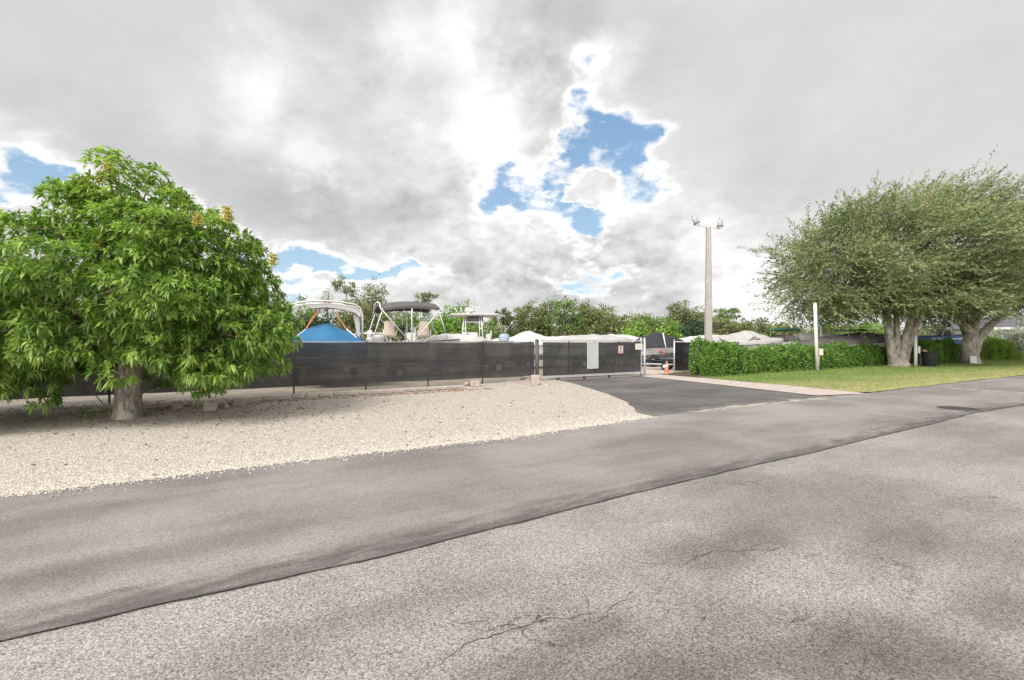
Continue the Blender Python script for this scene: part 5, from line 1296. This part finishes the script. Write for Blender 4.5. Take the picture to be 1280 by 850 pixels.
# ------------------------------------------------------------ hedges and shrubs
def hedge(name, cat, p0, d, L, hfun, wfun, n, m, label, leaf=.10, inner='mulch', group=None, tint=(0, 1), step=.5):
    ang = math.atan2(d.y, d.x); root = empty(name, (p0[0], p0[1], .03), ang, label=label, cat=cat)
    # skin points of a lumpy rounded bank
    u = R.rand(n)*L; u = np.where(R.rand(n) < .10, R.rand(n)*.8, u); th = R.uniform(-.12, 1.0, n)**1.0*PI; th = np.where(R.rand(n) < .6, R.uniform(-.05, .55, n)*PI, th)
    hh = np.array([hfun(x) for x in u]); ww = np.array([wfun(x) for x in u])
    lump = np.array([1+.30*fractal(Vector((x*.9, t_*1.1, 3)), .6, 2, 3)+.15*pnoise(Vector((x*3.1, t_*3, 8))) for x, t_ in zip(u, th)])
    ee = np.minimum(1, np.minimum(u, L-u)/.55+.12)**.5
    c_, s_ = np.cos(th), np.sin(th)
    y = -np.sign(c_)*np.abs(c_)**.6*ww*lump*ee; z = np.abs(s_)**.7*hh*lump*ee*np.sign(s_)
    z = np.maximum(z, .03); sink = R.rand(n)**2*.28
    N_ = nrm(np.stack([R.normal(size=n)*.2, -c_, s_+.1], 1))
    P = np.stack([u, y, z], 1)-N_*sink[:, None]
    P = P[:, :]; Dl = nrm(N_*.8+R.normal(size=P.shape)*.7+np.array([[0, 0, .25]]))
    V, Fc = diamond(P, Dl, R.uniform(.7, 1.3, n)*leaf, R.uniform(.22, .34, n)*leaf)
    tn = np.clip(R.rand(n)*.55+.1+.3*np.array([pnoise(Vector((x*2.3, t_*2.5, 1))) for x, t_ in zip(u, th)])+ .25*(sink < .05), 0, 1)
    np_mesh('foliage', V, Fc, M[m], tn, root)
    # woody core
    mb = MB(); ni = max(6, int(L/.5)); rows = []
    for i in range(ni+1):
        x = .35+(L-.7)*i/ni; k = min(1, min(x-.3, L-x-.3)/.7+.1)**.5; h_, w_ = hfun(x)*.78*k, wfun(x)*.70*k
        rows.append([(x, -math.copysign(abs(math.cos(t_))**.6, math.cos(t_))*w_*(1+.15*pnoise(Vector((x*2, t_, 0)))), max(.0, abs(math.sin(t_))**.7*h_*(1+.12*pnoise(Vector((x*2, t_, 4)))))) for t_ in [PI*j/10 for j in range(11)]])
    mb.grid(rows); q = len(rows[0]); mb.f.append(tuple(range(q))); mb.f.append(tuple(range(ni*q, (ni+1)*q))); mb.build('branches', M['hedge_core'], root, True)
    return root
M['hedge_core'] = simple('hedge inner twigs', (.035, .05, .018), .95, .5, 14, bumpy=.8)
hb = Vector((9.75, 25.3, 0))
hedge('hedge', 'hedge', hb, hd, 27.0, lambda x: 1.62+.06*math.sin(x*1.1) if x < 3.4 else 1.34+.10*math.sin(x*.9)+.05*math.sin(x*2.7)+.010*x, lambda x: .95 if x < 3.6 else .72, 64000, 'leaf_hedge', 'long bright green hedge before the black screened fence, left of the forked tree', .105)
p2 = at(1142, 38.6)
hedge('hedge', 'hedge', p2, hd, 9.3, lambda x: 1.75+.12*math.sin(x*1.3), lambda x: .9, 20000, 'leaf_hedge', 'darker hedge stretch between the forked tree and the leaning tree', .12)
p3 = at(1219, 47.2)
hedge('round_bush', 'bush', p3, Vector((1, .25, 0)).normalized(), 4.3, lambda x: 2.05*math.sin(PI*min(1, max(0, .18+x/4.3*.7)))**.5, lambda x: 1.3, 12000, 'leaf_lime', 'yellow-green bush right of the leaning tree before the house', .13)
p4 = at(1249, 50.5)
hedge('round_bush', 'bush', p4, Vector((1, .1, 0)).normalized(), 7, lambda x: 3.0*math.sin(PI*min(1, max(0, .2+x/7*.7)))**.5, lambda x: 1.7, 16000, 'leaf_silver', 'silvery pale bush at the right edge before the dark porch', .16)
p5 = at(1234, 54)
hedge('round_bush', 'bush', p5, Vector((1, .1, 0)).normalized(), 1.3, lambda x: 2.9, lambda x: .6, 2500, 'leaf_lime', 'small light green shrub under the house window', .13)

# ------------------------------------------------------------ far trees
def far_crown(ells, nclump, per, cl, leaf, m, root, squash=.7, lo=.35, zmin=1.0, name='crown', sd=0):
    C, N_ = shell_pts(ells, nclump, lo, 1.0, .2, zmin, .15, sd)
    P = np.repeat(C, per, 0)+R.normal(size=(nclump*per, 3))*np.array([cl, cl, cl*squash])
    n = len(P); Dl = R.normal(size=(n, 3))+np.array([[0, 0, .1]])
    V, Fc = diamond(P, Dl, leaf*R.uniform(.6, 1.3, n), leaf*.3*R.uniform(.6, 1.3, n))
    tn = np.clip(np.repeat(R.rand(nclump)*.6+.15, per)+R.normal(size=n)*.15+.25*np.tile(0, n), 0, 1)
    if name is None: return V, Fc, tn
    return np_mesh(name, V, Fc, M[m], tn, root), C
def far_tree(name, px, ytop, Y, label, kind, wpx=40, m='leaf_far_olive', lean=0, ybot=None, cat='tree'):
    c_ = at(px, Y); Ht = H+(HOR-ytop)/F*Y; W = wpx/F*Y/2
    root = empty(name, (c_.x, c_.y, 0), rnd.uniform(0, 0), label=label, cat=cat)
    sd = int(px*7+ytop)
    if kind == 'broad':      # domed airy crown on visible forked trunk
        ells = [(0, 0, Ht*.72, W, W*.9, Ht*.27), (-W*.45, 0, Ht*.58, W*.6, W*.6, Ht*.2), (W*.45, 0, Ht*.56, W*.6, W*.6, Ht*.2)]
        cr, C = far_crown(ells, 150, 26, .32, .30, m, root, .5, .4, 1.2, sd=sd)
        tb = MB(); tb.tube([(0, 0, -.1), (0, 0, Ht*.25), (lean*.5, 0, Ht*.5)], [Ht*.04, Ht*.032, Ht*.028], 8, jit=.15); tb.build('trunk', M['bark_far'], root, True)
        lb = MB()
        for i in range(34): limb(lb, (lean*.4, 0, Ht*(.36+.12*rnd.random())), C[i], Ht*.014, .03, .03, 4, i+sd)
        lb.build('branches', M['bark_far'], root, True)
    elif kind == 'slender':
        ells = [(lean, 0, Ht*.80, W*.8, W*.8, Ht*.20), (lean*.5-W*.3, 0, Ht*.58, W*.8, W*.7, Ht*.17), (W*.3, 0, Ht*.42, W*.8, W*.7, Ht*.14)]
        cr, C = far_crown(ells, 120, 24, .34, .30, m, root, .8, .25, 1.2, sd=sd)
        tb = MB(); tb.tube([(0, 0, -.1), (0, 0, Ht*.3), (lean*.6, 0, Ht*.65), (lean, 0, Ht*.92)], [.26, .2, .13, .05], 8, jit=.15); tb.build('trunk', M['bark_far'], root, True)
        lb = MB()
        for i in range(26): limb(lb, (lean*.4*(C[i][2]/Ht), 0, min(C[i][2]*.8, Ht*.8)), C[i], .07, .02, .03, 4, i+sd)
        lb.build('branches', M['bark_far'], root, True)
    elif kind == 'pine':     # bare leaning trunk, flat clumps at the top
        ells = []
        k = 15
        for i in range(k):
            a_ = rnd.uniform(-1, 1); ells.append((lean+a_*W*.75, rnd.uniform(-1, 1)*W*.5, Ht*(.95-.07*abs(a_)-rnd.choice((0, .03, .07, .12, .18))), W*rnd.uniform(.16, .3), W*.3, Ht*rnd.uniform(.018, .035)))
        cr, C = far_crown(ells, 110, 16, .20, .22, m, root, .6, .2, 1.2, sd=sd)
        tb = MB(); tb.tube([(0, 0, -.1), (lean*.3, 0, Ht*.4), (lean*.8, 0, Ht*.7), (lean, 0, Ht*.9)], [.2, .15, .11, .06], 8, jit=.1); tb.build('trunk', M['bark_far'], root, True)
        lb = MB()
        for e_ in ells: limb(lb, (lean*.85, 0, Ht*.74), (e_[0], e_[1], e_[2]-.1), .06, .025, .0, 4, int(e_[0]*99))
        lb.build('branches', M['bark_far'], root, True)
    elif kind == 'palm':
        tb = MB(); tb.tube([(0, 0, -.1), (.05, 0, Ht*.4), (lean, 0, Ht*.82)], [.26, .2, .19], 10, jit=.05); tb.build('trunk', M['bark_far'], root, True)
        Ps, Ds, Ls = [], [], []
        for i in range(44):
            a_ = rnd.uniform(0, 2*PI); e_ = rnd.uniform(-.9, 1.2); L_ = W*rnd.uniform(.75, 1.05); d0 = Vector((math.cos(a_)*math.cos(e_), math.sin(a_)*math.cos(e_), math.sin(e_)))
            for k in range(3):
                t_ = .5+.17*k; p = Vector((lean, 0, Ht*.82))+d0*L_*t_+Vector((0, 0, -.25*L_*t_*t_))
                for q_ in range(7):
                    v_ = d0+Vector((rnd.gauss(0, .55), rnd.gauss(0, .55), rnd.gauss(0, .4)-.15)); Ps.append(p); Ds.append(v_); Ls.append(L_*.45)
        V, Fc = diamond(np.array([tuple(p) for p in Ps]), np.array([tuple(p) for p in Ds]), np.array(Ls), .045)
        np_mesh('crown', V, Fc, M['leaf_palm'], R.rand(len(Fc)), root)
    elif kind == 'dense':
        ells = [(0, 0, Ht*.55, W, W*.9, Ht*.44), (-W*.5, 0, Ht*.42, W*.6, W*.6, Ht*.3), (W*.5, 0, Ht*.40, W*.6, W*.6, Ht*.3)]
        cr, C = far_crown(ells, 260, 22, .32, .32, m, root, .7, .6, .4, sd=sd)
        tb = MB(); tb.tube([(0, 0, -.1), (0, 0, Ht*.5)], [.22, .12], 8, jit=.1)
        for i in range(20): limb(tb, (0, 0, Ht*.3), C[i], .08, .03, 0, 3, i)
        tb.build('trunk', M['bark_far'], root, True)
    elif kind == 'bare':
        ells = [(0, 0, Ht*.75, W, W, Ht*.22)]
        cr, C = far_crown(ells, 40, 10, .25, .2, m, root, .7, .4, 1, sd=sd)
        tb = MB(); tb.tube([(0, 0, -.1), (lean*.4, 0, Ht*.55), (lean, 0, Ht*.95)], [.16, .1, .03], 8); tb.build('trunk', M['bark_far'], root, True)
        lb = MB()
        for i in range(40): limb(lb, (lean*.5, 0, Ht*.55+Ht*.2*rnd.random()), C[i], .04, .012, .02, 4, i+sd)
        lb.build('branches', M['bark_far'], root, True)
    return root
FT = [
 ('oak_tree', 374, 372, 66, 'dark green tree behind the mast left of the blue covered boat', 'dense', 60, 'leaf_far_green', 0),
 ('oak_tree', 398, 388, 62, 'low dark tree framed by the white arch of the blue covered boat', 'dense', 50, 'leaf_far_dark', 0),
 ('bare_tree', 408, 358, 70, 'small sparse tree whose twigs rise above the white arch', 'bare', 22, 'leaf_far_olive', .3),
 ('pine_tree', 443, 341, 76, 'tallest thin leaning pine with flat sparse top left of centre', 'pine', 34, 'leaf_far_olive', -1.6),
 ('gum_tree', 461, 350, 72, 'tall shaggy olive tree just right of the thin leaning pine', 'slender', 46, 'leaf_far_olive', .8),
 ('gum_tree', 443, 372, 68, 'shorter olive tree below the thin leaning pine', 'broad', 46, 'leaf_far_olive', 0),
 ('oak_tree', 492, 384, 70, 'low rounded tree left of the dark grey sunshade', 'broad', 50, 'leaf_far_olive', 0),
 ('pine_tree', 527, 361, 80, 'tufted pine rising above the dark grey sunshade', 'pine', 32, 'leaf_far_olive', .6),
 ('oak_tree', 520, 388, 68, 'dull green tree seen under the dark grey sunshade', 'dense', 56, 'leaf_far_green', 0),
 ('fig_tree', 574, 376, 64, 'bright green domed tree left of the fishing boat hard top', 'dense', 38, 'leaf_far_lime', 0),
 ('oak_tree', 553, 395, 62, 'yellow-green low tree right of the grey sunshade', 'dense', 34, 'leaf_far_lime', 0),
 ('oak_tree', 602, 402, 60, 'deep green low tree behind the hard top legs', 'dense', 50, 'leaf_far_green', 0),
 ('palm_tree', 627, 385, 62, 'cabbage palm with pale trunk right of the hard top', 'palm', 26, 'leaf_palm', 0),
 ('palm_tree', 643, 394, 66, 'dark squat palm right of the pale trunked palm', 'palm', 26, 'leaf_palm', 0),
 ('oak_tree', 662, 380, 66, 'airy olive tree with thin trunk left of the big domed one', 'broad', 38, 'leaf_far_olive', 0),
 ('gum_tree', 681, 377, 68, 'slender tree squeezed against the big domed tree', 'slender', 24, 'leaf_far_olive', .2),
 ('oak_tree', 706, 371, 64, 'biggest domed tree with thick trunk above the sliding gate', 'broad', 48, 'leaf_far_green', 0),
 ('gum_tree', 733, 377, 68, 'thin grey-green tree just right of the big domed tree', 'slender', 30, 'leaf_far_olive', 0),
 ('oak_tree', 752, 382, 70, 'broad brownish-green tree above the small red-bordered sign', 'broad', 40, 'leaf_far_olive', 0),
 ('bare_tree', 790, 385, 78, 'twiggy half-bare treetop above the latch end of the gate', 'bare', 20, 'leaf_far_olive', 0),
 ('oak_tree', 772, 393, 66, 'leafy olive tree left of the twiggy half-bare treetop', 'broad', 40, 'leaf_far_olive', 0),
 ('shrub_tree', 793, 403, 52, 'bright green pointed shrub behind the gate end', 'dense', 30, 'leaf_far_lime', 0),
 ('oak_tree', 808, 392, 70, 'round green tree above the black covered boat', 'dense', 44, 'leaf_far_green', 0),
 ('shrub_tree', 835, 407, 50, 'lime green shrub over the boats in the gate opening', 'dense', 24, 'leaf_far_lime', 0),
 ('oak_tree', 832, 396, 64, 'olive tree behind the lime green shrub', 'broad', 40, 'leaf_far_green', 0),
 ('pine_tree', 849, 374, 72, 'tall lacy pine with round top left of the light pole', 'broad', 30, 'leaf_far_olive', 0),
 ('cedar_tree', 868, 402, 60, 'dark bluish-green tree touching the light pole on its left', 'dense', 36, 'leaf_far_dark', 0),
 ('oak_tree', 872, 385, 74, 'airy tree directly behind the light pole', 'broad', 40, 'leaf_far_olive', 0),
 ('pine_tree', 908, 382, 70, 'flat topped lacy tree right of the light pole', 'pine', 44, 'leaf_far_green', .5),
 ('oak_tree', 900, 396, 66, 'brownish tree under the flat topped lacy one', 'broad', 50, 'leaf_far_olive', 0),
 ('oak_tree', 940, 398, 70, 'low olive tree behind the big grey tarp', 'dense', 50, 'leaf_far_olive', 0),
 ('oak_tree', 985, 402, 74, 'low tree behind the dark green canopy', 'dense', 50, 'leaf_far_olive', 0),
 ('oak_tree', 1033, 404, 66, 'rounded green tree just right of the white utility post', 'dense', 32, 'leaf_far_green', 0),
 ('oak_tree', 1086, 403, 70, 'yellowish tree seen left of the forked trunk', 'dense', 44, 'leaf_far_lime', 0),
 ('palm_tree', 1058, 406, 90, 'tiny far palm above the flat black boat top', 'palm', 16, 'leaf_palm', 0),
 ('oak_tree', 1180, 400, 74, 'dim tree beyond the bright blue boat', 'dense', 60, 'leaf_far_olive', 0),
 ('oak_tree', 340, 380, 62, 'green tree half hidden behind the right edge of the mango tree', 'dense', 50, 'leaf_far_green', 0),
 ('oak_tree', 1235, 398, 84, 'olive treetop showing over the white house roof', 'dense', 70, 'leaf_far_olive', 0),
]
for f_ in FT: far_tree(f_[0], f_[1], f_[2], f_[3], f_[4], f_[5], f_[6], f_[7], f_[8])
# undergrowth and farther wood that read as one mass
xs_ = R.uniform(-75, 75, 2600); ys_ = 66+R.uniform(-3, 22, 2600)+np.maximum(xs_-30, 0)*.5
zt = 3.6+1.8*np.array([fractal(Vector((x*.12, 0, 4)), .7, 2, 4) for x in xs_])
C = np.stack([xs_, ys_, R.rand(2600)**.7*np.maximum(zt, 1.2)], 1); P = np.repeat(C, 26, 0)+R.normal(size=(2600*26, 3))*np.array([.6, .6, .4])
V, Fc = diamond(P, R.normal(size=P.shape), R.uniform(.3, .6, len(P)), .13)
np_mesh('far_wood', V, Fc, M['leaf_far_olive'], np.clip(np.repeat(R.rand(2600)*.7, 26)+R.normal(size=len(P))*.1, 0, .9), kind='stuff', label='dull green undergrowth and distant wood behind the boat yard', cat='wood')
#END
scene.render.engine = 'CYCLES'
scene.cycles.max_bounces = 6; scene.cycles.diffuse_bounces = 3; scene.cycles.transparent_max_bounces = 6
scene.cycles.transmission_bounces = 3; scene.cycles.caustics_reflective = False; scene.cycles.caustics_refractive = False
scene.cycles.use_denoising = True; scene.cycles.use_adaptive_sampling = True; scene.cycles.adaptive_threshold = .015
vs_ = scene.view_settings; vs_.view_transform = 'Standard'; vs_.look = 'None'; vs_.exposure = EXPOSURE if 'EXPOSURE' in globals() else .9; vs_.gamma = 1
